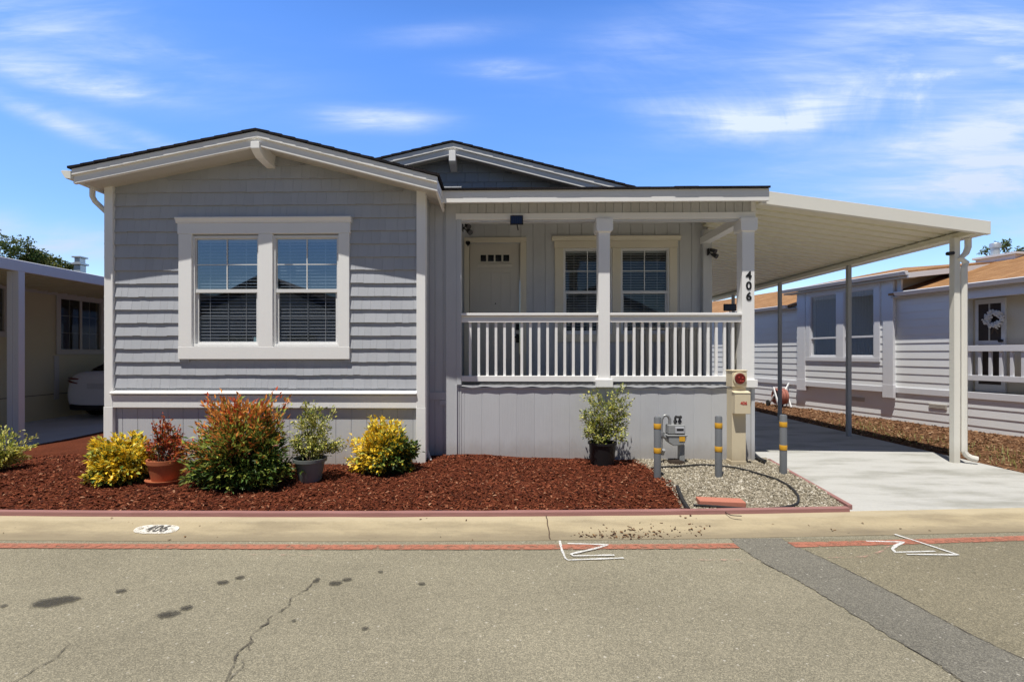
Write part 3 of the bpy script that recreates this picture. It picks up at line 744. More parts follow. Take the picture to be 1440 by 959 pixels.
# shakes
rnd = random.Random(11)
mb = MB(); COURSE = (hw(330, YG, 200) - hw(395, YG, 200)) * .2815 ; COURSE = 18.5 / FPX * YG
ztop = A_.z; row = 0
z_top_line = hw(160 + 330 / 3.5525, YG, 300)            # a course line read off the photo
k0 = math.ceil((zb - z_top_line) / COURSE - .3)
for k in range(k0, 12):
    z0 = z_top_line + k * COURSE; z1 = z0 + COURSE + .02
    z0 = max(z0, zb)
    x = XL - rnd.random() * .1; ph = rnd.random()
    wav = rnd.random() * 10
    while x < XR:
        w = rnd.choice((.085, .10, .115, .13, .15)); xa, xb = max(x, XL + .002), min(x + w - .0014, XR - .002); x += w
        if xb - xa < .015: continue
        segs = [(xa, xb)]
        if z1 > hz0 - .08 and z0 < hz1 + .06:           # keep clear of the window
            segs = [s for s in ((xa, min(xb, hx0 - .05)), (max(xa, hx1 + .05), xb)) if s[1] - s[0] > .01]
        for (p, q) in segs:
            tp, tq = min(z1, under(p) - .0), min(z1, under(q) - .0)
            if min(tp, tq) <= z0 + .02: continue
            j = rnd.uniform(-.0035, .0035) + .004 * noise.noise(Vector((p * 1.7, wav, 0))); zz = z0 + j
            yo = YG - .023 - .004 * noise.noise(Vector((p * 1.3, wav, 3))) - rnd.uniform(0, .0015); yi = YG + .006
            mb.add([(p, yo, zz), (q, yo, zz), (q, YG + .012, zz), (p, YG + .012, zz), (p, yi, tp), (q, yi, tq), (q, YG + .0125, tq), (p, YG + .0125, tp)],
                   [(0, 3, 2, 1), (4, 5, 6, 7), (0, 1, 5, 4), (1, 2, 6, 5), (2, 3, 7, 6), (3, 0, 4, 7)])
mb.build('shingle_siding', M['siding'], house, recalc=False)

# grooved panels
def panels(mb, x0, x1, Y, z0, z1, pitch, ph=0.0, depth=.012, gap=.005, ztf=None):
    x = x0 - ph * pitch
    while x < x1:
        a, b = max(x, x0), min(x + pitch - gap, x1); x += pitch
        if b - a < .006: continue
        if ztf: mb.prism([(a, z0), (b, z0), (b, ztf(b)), (a, ztf(a))], 'y', Y, Y + depth)
        else: mb.box(a, b, Y, Y + depth, z0, z1)
zs1 = hw(565, YG, 372)
mb = MB(); panels(mb, XL + .09, XR - .1, YG + .006, .06, zs1, .205, .3); mb.build('skirting', M['panel'], house, bevel=.002, seg=1)
# water table under the shingles
mb = MB(); x0, x1 = WX(160, YG), WX(587, YG)
mb.prism([(YG - .082, hw(552.6, YG - .08, 372)), (YG + .0, hw(548.5, YG, 372)), (YG + .0, hw(555, YG, 372)), (YG - .080, hw(554.6, YG - .08, 372))], 'x', x0, x1)
mb.build('water_table_cap', M['trim'], house, bevel=.003)
mb = MB(); mb.box(x0, x1, YG - .045, YG + .0, hw(573, YG, 372), hw(555.5, YG, 372)); mb.build('water_table', M['trim'], house, bevel=.003)
# corner boards
for a, b in ((148, 160), (586, 598.5)):
    mb = MB(); xa, xb = WX(a, YG - .03), WX(b, YG - .03)
    zsplit = hw(572, YG - .03, 372)
    mb.box(xa, xb, YG - .05, YG + .0, zsplit + .004, under((xa + xb) / 2) + .02); mb.box(xa - .004, xb + .004, YG - .056, YG + .0, .02, zsplit)
    if a < 300: mb.box(xa - .001, xa + .02, YG + .0, YG + .10, .02, under(xa) + .0)
    else: mb.box(xb - .02, xb + .001, YG + .0, YG + .10, .02, under(xb) + .0)
    mb.build('corner_board', M['trim'], house, bevel=.004)

# ---- window builder in (u along, d into the wall, v up)
def slat_blind(mb, u0, u1, d, v0, v1, pitch=.043, tilt=.60, drop=1.0):
    v = v1 - .02
    mb.box(u0, u1, d - .012, d + .03, v1 - .035, v1)
    while v > v0 + (v1 - v0) * (1 - drop):
        h = .022 * math.sin(tilt); c = .022 * math.cos(tilt)
        mb.add([(u0, d - c, v - h), (u1, d - c, v - h), (u1, d + c, v + h), (u0, d + c, v + h)], [(0, 1, 2, 3)])
        v -= pitch
    for u in (u0 + (u1 - u0) * .2, u0 + (u1 - u0) * .8): mb.box(u - .003, u + .003, d - .03, d - .028, v0 + (v1 - v0) * (1 - drop), v1)
def window_unit(parent, T, u0, u1, v0, v1, D, mats=('vinyl', 'glass', 'glass_low'), grid=True, mid=.505, local=False, fw=.032, blind=True, slider=False, bt=.62):
    f = MB(T)
    f.box(u0, u1, D - .018, D + .07, v1 - fw, v1); f.box(u0, u1, D - .018, D + .07, v0, v0 + fw)
    f.box(u0, u0 + fw, D - .0178, D + .07, v0 + fw, v1 - fw); f.box(u1 - fw, u1, D - .0178, D + .07, v0 + fw, v1 - fw)
    root = f.build('window', M[mats[0]], parent, bevel=.003, local=local)
    a, b, c, d = u0 + fw, u1 - fw, v0 + fw, v1 - fw
    s = MB(T); m_ = c + (d - c) * mid
    if slider:
        um = (a + b) / 2; s.box(um - .03, um + .03, D, D + .03, c, d)
        s.build('sash', M[mats[0]], root, local=local)
        g = MB(T); g.add([(a, D + .022, c), (um, D + .022, c), (um, D + .022, d), (a, D + .022, d)], [(0, 1, 2, 3)]); g.build('pane', M[mats[1]], root, local=local, recalc=False)
        g = MB(T); g.add([(um, D + .03, c), (b, D + .03, c), (b, D + .03, d), (um, D + .03, d)], [(0, 1, 2, 3)]); g.build('pane', M[mats[2]], root, local=local, recalc=False)
        if grid:
            g = MB(T)
            for uu in ((a + um) / 2, (um + b) / 2): g.box(uu - .008, uu + .008, D + .034, D + .04, c, d)
            for vv in (c + (d - c) * .33, c + (d - c) * .67): g.box(a, b, D + .041, D + .046, vv - .008, vv + .008)
            g.build('muntin', M[mats[0]], root, local=local)
        return root
    s.box(a, b, D - .006, D + .045, m_ - .028, m_ + .018)                       # meeting rail
    s.box(a, b, D + .02, D + .05, c, c + .028); s.box(a, a + .03, D + .0202, D + .05, c + .028, m_ - .028); s.box(b - .03, b, D + .0202, D + .05, c + .028, m_ - .028)
    s.box(a, a + .012, D + .005, D + .04, m_ + .018, d); s.box(b - .012, b, D + .005, D + .04, m_ + .018, d); s.box(a + .012, b - .012, D + .005, D + .04, d - .012, d)
    s.build('sash', M[mats[0]], root, bevel=.002, local=local)
    up = MB(T); up.add([(a, D + .016, m_), (b, D + .016, m_), (b, D + .016, d), (a, D + .016, d)], [(0, 1, 2, 3)]); up.build('upper_pane', M[mats[1]], root, local=local, recalc=False)
    lo = MB(T); lo.add([(a, D + .036, c), (b, D + .036, c), (b, D + .036, m_), (a, D + .036, m_)], [(0, 1, 2, 3)]); lo.build('lower_pane', M[mats[2]], root, local=local, recalc=False)
    if grid:
        g = MB(T); um = (a + b) / 2; vu = (m_ + d) / 2; vl = (c + m_) / 2
        g.box(um - .007, um + .007, D + .006, D + .014, m_ + .018, d - .012); g.box(a, b, D + .0075, D + .0155, vu - .006, vu + .006)
        g.box(um - .006, um + .006, D + .039, D + .044, c + .02, m_ - .02); g.box(a, b, D + .0395, D + .0445, vl - .006, vl + .006)
        g.build('muntin', M['vinyl'], root, local=local)
    if blind:
        bl = MB(T); slat_blind(bl, a + .012, b - .012, D + .066, c + .01, d - .005, tilt=bt); bl.build('blind', M['blind'], root, local=local, recalc=False)
    return root
def room_box(parent, T, u0, u1, v0, v1, D, depth, name='room', local=False):
    r = MB(T); e = .25
    p = [(u0 - e, D, v0 - e), (u1 + e, D, v0 - e), (u1 + e, D, v1 + e), (u0 - e, D, v1 + e), (u0 - e, D + depth, v0 - e), (u1 + e, D + depth, v0 - e), (u1 + e, D + depth, v1 + e), (u0 - e, D + depth, v1 + e)]
    r.add(p, [(4, 5, 6, 7), (0, 1, 5, 4), (1, 2, 6, 5), (2, 3, 7, 6), (3, 0, 4, 7)])
    return r.build(name, M['room'], parent, local=local, recalc=False)
I = lambda u, d, v: (u, d, v)
for a, b in wu: window_unit(house, I, a, b, wz0, wz1, YG + .0)
# rear boards between units so no gap shows
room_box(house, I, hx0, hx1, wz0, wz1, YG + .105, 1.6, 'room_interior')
c = MB(); Yc0 = YG - .048
ox0, ox1 = WX(254, YG), WX(492.5, YG); zhd = hw(330, YG, 372); zsl = hw(487.5, YG, 372); zbot = hw(505, YG, 372)
c.box(ox0, wu[0][0] + .004, Yc0, YG + .01, zsl, zhd); c.box(wu[1][1] - .004, ox1, Yc0, YG + .01, zsl, zhd)
c.box(wu[0][1] - .004, wu[1][0] + .004, Yc0, YG + .10, zsl, zhd)
c.box(ox0 - .012, ox1 + .012, Yc0 - .004, YG + .01, zhd + .0015, hw(315, YG, 372)); c.box(ox0 - .004, ox1 + .004, Yc0 - .004, YG + .01, zbot, zsl - .0015)
c.build('window_casing', M['trim'], house, bevel=.004)
c = MB(); zc = hw(315, YG, 372)
c.prism([(Yc0 - .012, zc + .0015), (YG, zc + .0015), (YG, zc + .075), (Yc0 - .038, zc + .075), (Yc0 - .038, zc + .058), (Yc0 - .018, zc + .026)], 'x', ox0 - .03, ox1 + .03)
c.build('window_crown', M['trim'], house, bevel=.003)
# sticker in the lower corner of the first unit
s = MB(); q = W(362, 482, YG + .03); s.box(q.x - .05, q.x, YG + .031, YG + .033, q.z, q.z + .075); s.build('window_sticker', paint('pale blue sticker', (.16, .26, .30), .6, .1), house)

# ---- front gable roof
YR = YB - .30
def slab(apex, ex, ez, y0, y1, t, mb):
    ax, az = apex
    mb.prism([(ax, az), (ex, ez), (ex, ez - t), (ax, az - t)], 'y', y0, y1)
def jag_shingles(mb, apex, ends, y0, y1, t, over):
    for ex, ez in ends:
        k = max(4, int(abs(ex - apex[0]) / .16)); sgn = 1 if ex > apex[0] else -1
        for i in range(k):
            a, b = i / k, (i + 1) / k
            xa, xb = apex[0] + (ex - apex[0]) * a, apex[0] + (ex - apex[0]) * b
            za, zb_ = apex[1] + (ez - apex[1]) * a, apex[1] + (ez - apex[1]) * b
            yo = y0 - over - rnd.uniform(-.0012, .0012); l = .004 + rnd.uniform(0, .003)
            mb.prism([(xa - sgn * .004, za + .0005), (xb + sgn * .01, zb_ + l), (xb + sgn * .01, zb_ - t + l), (xa - sgn * .004, za - t)], 'y', yo, y1)
mb = MB(); jag_shingles(mb, (A_.x, A_.z), ((Lr.x, Lr.z), (Rr.x, Rr.z)), YF, YR, .028, .021)
mb.build('gable_roof', M['shingle'], house, recalc=True)
def rake(name, apex, eL, eR, y0, y1, t0, t1, m, bev=.004):
    for (ex, ez) in (eL, eR):
        mb = MB(); mb.prism([(apex[0], apex[1] - t0), (ex, ez - t0), (ex, ez - t1), (apex[0], apex[1] - t1)], 'y', y0, y1)
        mb.build(name, M[m], house, bevel=bev)
aL, aR = (Lr.x + .03, Lr.z + .03 * slL), (Rr.x - .02, Rr.z + .02 * slR)
rake('rake_fascia', (A_.x, A_.z), aL, aR, YF, YF + .04, .030, .108, 'fascia')
rake('barge_board', (A_.x, A_.z), aL, aR, YF + .028, YF + .075, .104, .205, 'fascia')
mb = MB()
for ex, ez in (aL, aR): mb.prism([(A_.x, A_.z - .135), (ex, ez - .135), (ex, ez - .16), (A_.x, A_.z - .16)], 'y', YF + .07, YR)
mb.build('soffit', M['soffit'], house)
# ridge bracket
xb_ = A_.x - .01; zt_ = A_.z - .162
mb = MB(); mb.prism([(YG + .01, zt_), (YF - .01, zt_), (YF - .01, zt_ - .085), (YF + .05, zt_ - .125), (YF + .13, zt_ - .16), (YG - .03, zt_ - .175), (YG + .01, zt_ - .175)], 'x', xb_ - .055, xb_ + .055)
mb.build('ridge_bracket', M['trim'], house, bevel=.005)
# eaves: left gutter and right eave board
gx = Lr.x + .03; gz = Lr.z - .05
mb = MB(); mb.prism([(gx - .002, gz), (gx - .115, gz + .005), (gx - .125, gz - .01), (gx - .085, gz - .075), (gx - .07, gz - .095), (gx - .002, gz - .10)], 'y', YF - .01, 19.5)
mb.build('gutter', M['metal_white'], house, bevel=.003)
mb = MB(); mb.box(gx, gx + .025, YF + .076, 19.4, gz - .13, gz - .0); mb.build('eave_board', M['fascia'], house)
mb = MB(); mb.prism([(YF + .076, Rr.z - .04), (YP - .06, Rr.z - .04), (YP - .06, Rr.z - .24), (YF + .076, Rr.z - .19)], 'x', aR[0] - .03, aR[0] - .002); mb.build('eave_board', M['fascia'], house, bevel=.003)
mb = MB(); yd = YG + .22
mb.tube([(gx - .075, YG - .02, gz - .08), (gx - .075, YG - .02, gz - .19), (gx - .055, YG + .0, gz - .25), (XL - .07, YG + .10, gz - .36), (XL - .036, YG + .12, gz - .42), (XL - .036, YG + .12, .2)], .034, 8)
mb.build('downspout', M['metal_white'], house, smooth=True)

# ---- main rear gable
B_, Lb, Rb = W(636, 198, YR), W(440, 242, YR), W(898, 264, YR)
sb = .5 * ((B_.z - Lb.z) / (B_.x - Lb.x) + (B_.z - Rb.z) / (Rb.x - B_.x)); sb = (B_.z - Rb.z) / (Rb.x - B_.x)
eR = (XH + .32, B_.z - sb * (XH + .32 - B_.x)); eL = (XL - .15, B_.z - .225 * (B_.x - XL + .15))
rb = lambda x: B_.z - (.225 * (B_.x - x) if x < B_.x else sb * (x - B_.x))
mb = MB(); jag_shingles(mb, (B_.x, B_.z), (eL, eR), YR, 20, .03, .021); mb.build('main_roof', M['shingle'], house)
rake('rake_fascia', (B_.x, B_.z), eL, eR, YR, YR + .04, .032, .115, 'fascia')
rake('barge_board', (B_.x, B_.z), eL, eR, YR + .028, YR + .075, .111, .215, 'fascia')
mb = MB()
for ex, ez in (eL, eR): mb.prism([(B_.x, B_.z - .14), (ex, ez - .14), (ex, ez - .165), (B_.x, B_.z - .165)], 'y', YR + .07, 20)
mb.build('soffit', M['soffit'], house)
mb = MB(); zt_ = B_.z - .166
mb.prism([(YB + .02, zt_), (YR - .01, zt_), (YR - .01, zt_ - .17), (YR + .04, zt_ - .20), (YB + .02, zt_ - .25)], 'x', B_.x - .055, B_.x + .055); mb.build('ridge_bracket', M['trim'], house, bevel=.005)
# back wall: upper lap courses in the gable, grooved panels below, openings for door and window
DX0, DX1, DZ1 = WX(660, YB), WX(731.5, YB), hw(342, YB); DZ0 = hw(541, YP) + .01
pu = [(WX(791.5, YB), WX(861, YB)), (WX(872, YB), WX(941, YB))]
pz1 = hw(350, YB); pz0 = hw(470, YB)
mb = MB(); zlap = 4.06
for (a, b, z0, zf) in ((XR - .1, DX0, .5, None), (DX1, pu[0][0], .5, None), (pu[1][1], XH - .03, .5, None), (DX0, DX1, DZ1, None), (pu[0][0], pu[1][1], .5, pz0), (pu[0][0], pu[1][1], pz1, None)):
    x = XR - .1; pitch = .205
    mb.box(a, b, YB + .013, YB + .10, z0, zf if zf else zlap)
    while x < b:
        p, q = max(x, a), min(x + pitch - .008, b); x += pitch
        if q - p > .006: mb.box(p, q, YB, YB + .012, z0, zf if zf else zlap)
mb.build('porch_wall', M['panel'], house, bevel=.002, seg=1)
mb = MB(); z = zlap
while z < B_.z - .2:
    z2 = z + .155
    # wedge boards clipped by the roof
    xl = max(XL, B_.x - max(.0, (B_.z - .17 - z) / .225)); xr = min(XH - .1, B_.x + max(.0, (B_.z - .17 - z) / sb))
    x = xl
    while x < xr - .05:
        q = min(x + rnd.uniform(.18, .34), xr); za, zb2 = min(z2, rb(x) - .165), min(z2, rb(q) - .165)
        if za > z + .005 or zb2 > z + .005:
            za, zb2 = max(za, z + .004), max(zb2, z + .004)
            mb.add([(x, YB - .014, z), (q - .004, YB - .014, z), (q - .004, YB + .08, z), (x, YB + .08, z), (x, YB - .002, za), (q - .004, YB - .002, zb2), (q - .004, YB + .08, zb2), (x, YB + .08, za)],
                   [(0, 3, 2, 1), (4, 5, 6, 7), (0, 1, 5, 4), (1, 2, 6, 5), (2, 3, 7, 6), (3, 0, 4, 7)])
        x = q
    z = z2
mb.build('gable_siding', M['gable_shade'], house, recalc=False)
mb = MB(); mb.box(XH - .26, XH - .16, YB + .10, 19.8, .1, eR[1] - .02); mb.build('side_wall', M['panel'], house)
# porch left cheek, recess wall, pilasters
xpl = WX(649, YP)
mb = MB(); panels(mb, XR, xpl, YP, .04, hw(262, YP), .115, .35); mb.box(XR, xpl, YP + .0125, YP + .09, .04, hw(262, YP)); mb.build('recess_wall', M['panel'], house, bevel=.002, seg=1)
mb = MB(); mb.box(XR + .002, XR + .10, YP + .09, YB, .5, 3.75); mb.build('porch_cheek', M['panel'], house)
mb = MB(); mb.box(WX(627, YP), WX(642.5, YP), YP - .024, YP, .03, hw(283, YP)); mb.build('pilaster', M['panel_trim'], house, bevel=.003)
mb = MB(); mb.box(WX(642.5, YP), WX(649, YP), YP - .032, YP, hw(541, YP), hw(309, YP)); mb.box(WX(640.5, YP) + .004, WX(643, YP), YP - .028, YP, .03, hw(541, YP)); mb.build('porch_jamb', M['panel_trim'], house, bevel=.003)
mb = MB(); mb.box(XR, WX(627, YP) + .002, YP - .02, YP, hw(562, YP), hw(551, YP)); mb.box(WX(618, YP), WX(627, YP), YP - .022, YP, hw(570, YP), hw(562.5, YP)) ; mb.build('belt_trim', M['panel_trim'], house, bevel=.003)
# porch skirting
x0, x1 = WX(642.5, YP), WX(1056, YP); zd = hw(542, YP)
mb = MB(); panels(mb, x0, x1, YP + .009, .075 + .05, zd - .03, .245, .55); mb.build('porch_skirting', M['panel'], house, bevel=.003, seg=1)
mb = MB(); mb.box(x0, XH - .02, YP + .0135, YP + .06, .03, zd - .03); mb.box(x1 + .002, XH, YP - .012, YP + .0133, .05, hw(541, YP) - .02); mb.box(XH - .02, XH, YP + .014, YB, .05, zd - .03); mb.build('skirting_frame', M['panel_trim'], house, bevel=.003)
mb = MB(); mb.box(x0, XH - .02, YP - .004, YP + .0, .06, .13); mb.build('footing', M['footing'], house)
mb = MB(); mb.box(x0 + .004, x1, YP - .012, YP + .012, zd - .045, zd - .028); mb.build('deck_edge', M['panel_trim'], house, bevel=.002)
# wavy drip edge of the deck coating
mb = MB(); vs = []; k = 260; xa, xb = x0, WX(1028, YP)
for i in range(k + 1):
    x = xa + (xb - xa) * i / k; d_ = .007 * math.sin(x * 2 * math.pi / .33) + .004 * nz(x, 1, 6)
    vs += [(x, YP - .02, zd + .003), (x, YP - .022, zd - .020 + d_), (x, YP + .05, zd + .003)]
mb.add(vs, [f for i in range(k) for f in ((3 * i, 3 * i + 3, 3 * i + 4, 3 * i + 1), (3 * i, 3 * i + 2, 3 * i + 5, 3 * i + 3))]); mb.build('deck_coating', M['panel_trim'], house, recalc=False)
mb = MB(); y = YP + .052
while y < YB: mb.box(XR, XH - .01, y, min(y + .14, YB) - .004, zd - .03, zd); y += .14
mb.build('deck_floor', paint('gray deck boards', (.24, .245, .25), .6, .12, (3, 40, 40), .2, island=.06), house)
# ---- porch roof, fascia, beam
E0, E1 = W(617, 261, YE), W(1082, 267.5, YE); ze = (E0.z + E1.z) / 2; XE = E1.x
mb = MB(); rise = .21
k = int((XE - E0.x) / .3)
for i in range(k):
    a, b = E0.x + (XE - E0.x) * i / k, E0.x + (XE - E0.x) * (i + 1) / k - .002; l = rnd.uniform(0, .006); yo = YE - .030 - rnd.uniform(0, .006)
    mb.prism([(yo, ze + l), (YB, ze + rise * (YB - YE)), (YB, ze + rise * (YB - YE) - .03), (yo, ze - .026)], 'x', a, b)
mb.build('porch_roof', M['shingle'], house)
mb = MB(); mb.box(E0.x, XE, YE, YE + .035, ze - .185, ze - .022); mb.build('porch_fascia', M['fascia'], house, bevel=.004)
mb = MB(); mb.prism([(YE + .036, ze - .10), (YB, ze - .10 + rise * .55 * (YB - YE)), (YB, ze - .12 + rise * .55 * (YB - YE)), (YE + .036, ze - .13)], 'x', E0.x + .002, XE - .02); mb.build('porch_ceiling', M['soffit'], house)
xb0, xb1 = WX(641, YP), XH
zb1, zb0 = hw(301, YP), hw(309.5, YP)
mb = MB(); panels(mb, WX(627, YP) + .002, WX(1055, YP), YP - .01, zb1, ze - .10, .118, .2); mb.box(WX(627, YP), WX(1055, YP), YP + .003, YP + .05, zb1, ze - .09); mb.build('porch_frieze', M['panel'], house, bevel=.002, seg=1)
mb = MB(); mb.box(xb0, XH - .0, YP - .032, YP + .10, zb0, zb1); mb.build('porch_beam', M['trim'], house, bevel=.004)
mb = MB(); mb.box(xb0 + .02, XH - .03, YP - .005, YP + .09, zb0 - .028, zb0 - .001); mb.build('beam_soffit', M['panel_trim'], house)
mb = MB(); mb.box(XH - .06, XH + .0, YP - .034, YP + .02, zb1 + .002, ze - .105); mb.box(XH - .16, XH - .02, YP + .11, YB, zb0 - .03, zb1); mb.build('side_beam', M['trim'], house, bevel=.004)
# posts
def post(xc, w, capw, name='porch_post'):
    zc0 = hw(328, YP); zc1 = hw(312, YP) ; zp = hw(533, YP); zq = hw(544, YP)
    mb = MB(); yc = YP + .04; h = w / 2
    mb.box(xc - h, xc + h, yc - h, yc + h, zq + .002, zb0 - .002)
    c_ = capw / 2
    mb.prism([(xc - c_, zc0 + .03), (xc - c_ + .018, zc0), (xc + c_ - .018, zc0), (xc + c_, zc0 + .03), (xc + c_, zb0 - .003), (xc - c_, zb0 - .003)], 'y', yc - c_, yc + c_)
    mb.box(xc - c_, xc + c_, yc - c_, yc + c_, zq, zp)
    return mb.build(name, M['trim'], house, bevel=.005)
p_mid = post((WX(841, YP) + WX(857, YP)) / 2, .158, .228)
p_right = post((WX(1041.5, YP) + WX(1059, YP)) / 2, .168, .228)
yface = YP + .04 - .084 - .002
for ch, py in (('4', 388), ('0', 402.5), ('6', 417.5)):
    tv, tf = text_mesh(ch, .155, .004, .0045)
    q = W(1053, py, yface); mb = MB(); mb.add([(q.x + v.x, yface - v.z, q.z + v.y) for v in tv], tf)
    mb.build('house_number', M['black'], p_right)
mb = MB(); mb.box(WX(985.5, YB), WX(998, YB), YB - .10, YB + .0, .6, zb0 + .2); mb.build('rear_pilaster', M['panel_trim'], house, bevel=.004)
# railings
def railing(x0, x1, xs, Y, m='trim', zt=None):
    z1 = hw(440.5, YP) ; z2 = hw(444, YP); z3 = hw(448.5, YP); z4 = hw(453.5, YP); z5, z6 = hw(528.5, YP), hw(536.5, YP)
    mb = MB(); mb.box(x0, x1, Y - .055, Y + .075, z2, z1)
    r = mb.build('railing', M[m], house, bevel=.004)
    mb = MB(); mb.box(x0, x1, Y - .005, Y + .03, z4 + .002, z2 - .001); mb.box(x0, x1, Y - .028, Y - .006, z4, z3); mb.build('top_rail', M[m], r, bevel=.003)
    mb = MB(); mb.box(x0, x1, Y - .028, Y + .05, z6, z5); mb.build('bottom_rail', M[m], r, bevel=.004)
    for x in xs:
        mb = MB(); w = .0185; mb.box(x - w, x + w, Y - .004, Y + .033, z5 - .002, z4 + .001); mb.build('baluster', M[m], r, bevel=.003)
    return r
X5 = lambda zx: WX(640 + zx / 2.998, YP)
railing(WX(648.5, YP), WX(841, YP), [X5(63 + 36.4 * i) for i in range(15)], YP + .02)
railing(WX(857, YP), WX(1042, YP), [X5(687 + 34.8 * i) for i in range(15)], YP + .02)
# stair railing at the back of the porch and newel by the side opening
YS = 8.18
mb = MB(); z1 = hw(452, YP) - .02; mb.box(WX(890, YS), WX(985, YS), YS - .04, YS + .04, z1 - .04, z1); r = mb.build('stair_railing', M['baluster_shade'], house, bevel=.004)
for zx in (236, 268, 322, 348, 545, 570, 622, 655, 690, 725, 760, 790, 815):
    x = WX(860 + zx / 6.545, YS); mb = MB(); mb.box(x - .022, x + .022, YS - .02, YS + .02, zd + .002, z1 - .041); mb.build('baluster', M['baluster_shade'], r)
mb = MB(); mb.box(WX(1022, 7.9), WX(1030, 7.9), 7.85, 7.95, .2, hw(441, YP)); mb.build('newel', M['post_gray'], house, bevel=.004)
mb = MB(); mb.box(WX(1033, 7.3), WX(1041, 7.3), 7.25, 7.36, .2, hw(446, YP)); mb.build('newel', M['baluster_shade'], house, bevel=.004)
# ---- porch window
for a, b in pu: window_unit(house, I, a, b, pz0, pz1, YB, mats=('vinyl', 'glass_shade', 'glass_shade'), mid=.49, bt=.55)
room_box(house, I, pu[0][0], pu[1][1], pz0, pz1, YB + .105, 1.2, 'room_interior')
c = MB(); Yc0 = YB - .035; ox0, ox1 = WX(780, YB), WX(951.5, YB)
c.box(ox0, pu[0][0] + .004, Yc0, YB + .012, pz0, pz1); c.box(pu[1][1] - .004, ox1, Yc0, YB + .012, pz0, pz1); c.box(pu[0][1] - .004, pu[1][0] + .004, Yc0, YB + .10, pz0, pz1)
c.box(ox0 - .01, ox1 + .01, Yc0 - .004, YB + .012, pz1 + .0015, hw(340, YB)); c.box(ox0, ox1, Yc0 - .004, YB + .012, pz0 - .13, pz0 - .0015)
c.build('window_casing', M['cream'], house, bevel=.004)
c = MB(); zc = hw(340, YB)
c.prism([(Yc0 - .012, zc + .0015), (YB, zc + .0015), (YB, zc + .078), (Yc0 - .038, zc + .078), (Yc0 - .038, zc + .058), (Yc0 - .018, zc + .026)], 'x', ox0 - .055, ox1 + .055); c.build('window_crown', M['cream'], house, bevel=.003)
# ---- door
c = MB(); cx0, cx1, cz = WX(653, YB), WX(740, YB), hw(334.5, YB)
c.box(cx0, DX0, YB - .035, YB + .1, DZ0 - .01, DZ1 + .004); c.box(DX1, cx1, YB - .035, YB + .1, DZ0 - .01, DZ1 + .004); c.box(cx0 - .002, cx1 + .002, YB - .038, YB + .1, DZ1 + .0055, cz)
c.build('door_casing', M['cream'], house, bevel=.004)
d = MB(); d.box(DX0 + .004, DX1 - .004, YB + .035, YB + .075, DZ0 - .01, DZ1)
z5 = lambda zy: hw(240 + zy / 2.998, YB); x5 = lambda zx: WX(640 + zx / 2.998, YB)
d.prism([(YB + .0345, z5(400)), (YB + .0345, z5(392)), (YB + .012, z5(392)), (YB + .012, z5(396)), (YB + .026, z5(406))], 'x', x5(94), x5(240))    # shelf
d.box(x5(98), x5(104), YB + .026, YB + .0345, z5(388), z5(347)); d.box(x5(231), x5(237), YB + .026, YB + .0345, z5(388), z5(347)); d.box(x5(104) + .001, x5(231) - .001, YB + .026, YB + .0345, z5(352), z5(347)); d.box(x5(104) + .001, x5(231) - .001, YB + .026, YB + .0345, z5(388), z5(382))
for xx in (133.5, 166, 199): d.box(x5(xx) - .012, x5(xx) + .012, YB + .027, YB + .0345, z5(382) - .0, z5(352))
# raised stiles over the plank panel
d.box(DX0 + .0045, x5(104), YB + .027, YB + .0345, DZ0, z5(412)); d.box(x5(233), DX1 - .0045, YB + .027, YB + .0345, DZ0, z5(412)); d.box(x5(104) + .001, x5(233) - .001, YB + .027, YB + .0345, z5(428), z5(412))
for a, b in ((106, 148), (152, 189), (193, 231)): d.box(x5(a), x5(b), YB + .030, YB + .0345, DZ0 + .25, z5(430))
door = d.build('door', M['door_paint'], house, bevel=.002)
g = MB()
for a, b in ((107, 131), (138, 163), (170, 195), (203, 228)): g.box(x5(a), x5(b), YB + .0335, YB + .0345, z5(381), z5(354))
g.build('door_lite', M['car_glass'], door)
g = MB(); g.tube([(x5(170), YB + .028, z5(560)), (x5(170), YB + .036, z5(560))], .012, 10); g.build('peephole', M['black'], door)
g = MB(); hx_ = x5(264); g.box(hx_ - .03, hx_ + .03, YB + .008, YB + .027, z5(672), z5(645)); g.box(hx_ - .03, hx_ + .03, YB + .012, YB + .027, z5(725), z5(688)); g.bar((hx_ + .01, YB - .02, z5(702)), (hx_ - .10, YB - .02, z5(702)), .018, .02); g.tube([(hx_, YB + .012, z5(702)), (hx_, YB - .025, z5(702))], .012, 8)
g.build('lockset', M['chrome'], door, bevel=.003)
for p in ((WX(618, YP), .10),): pass
# thin diagonal pipe leaning at the recess corner
mb = MB(); mb.tube([W(599, 628, YG + .2), W(603, 640, YG + .1), W(607, 651, YG + .02)], .018, 8); mb.build('drain_pipe', M['panel_trim'], house, smooth=True)

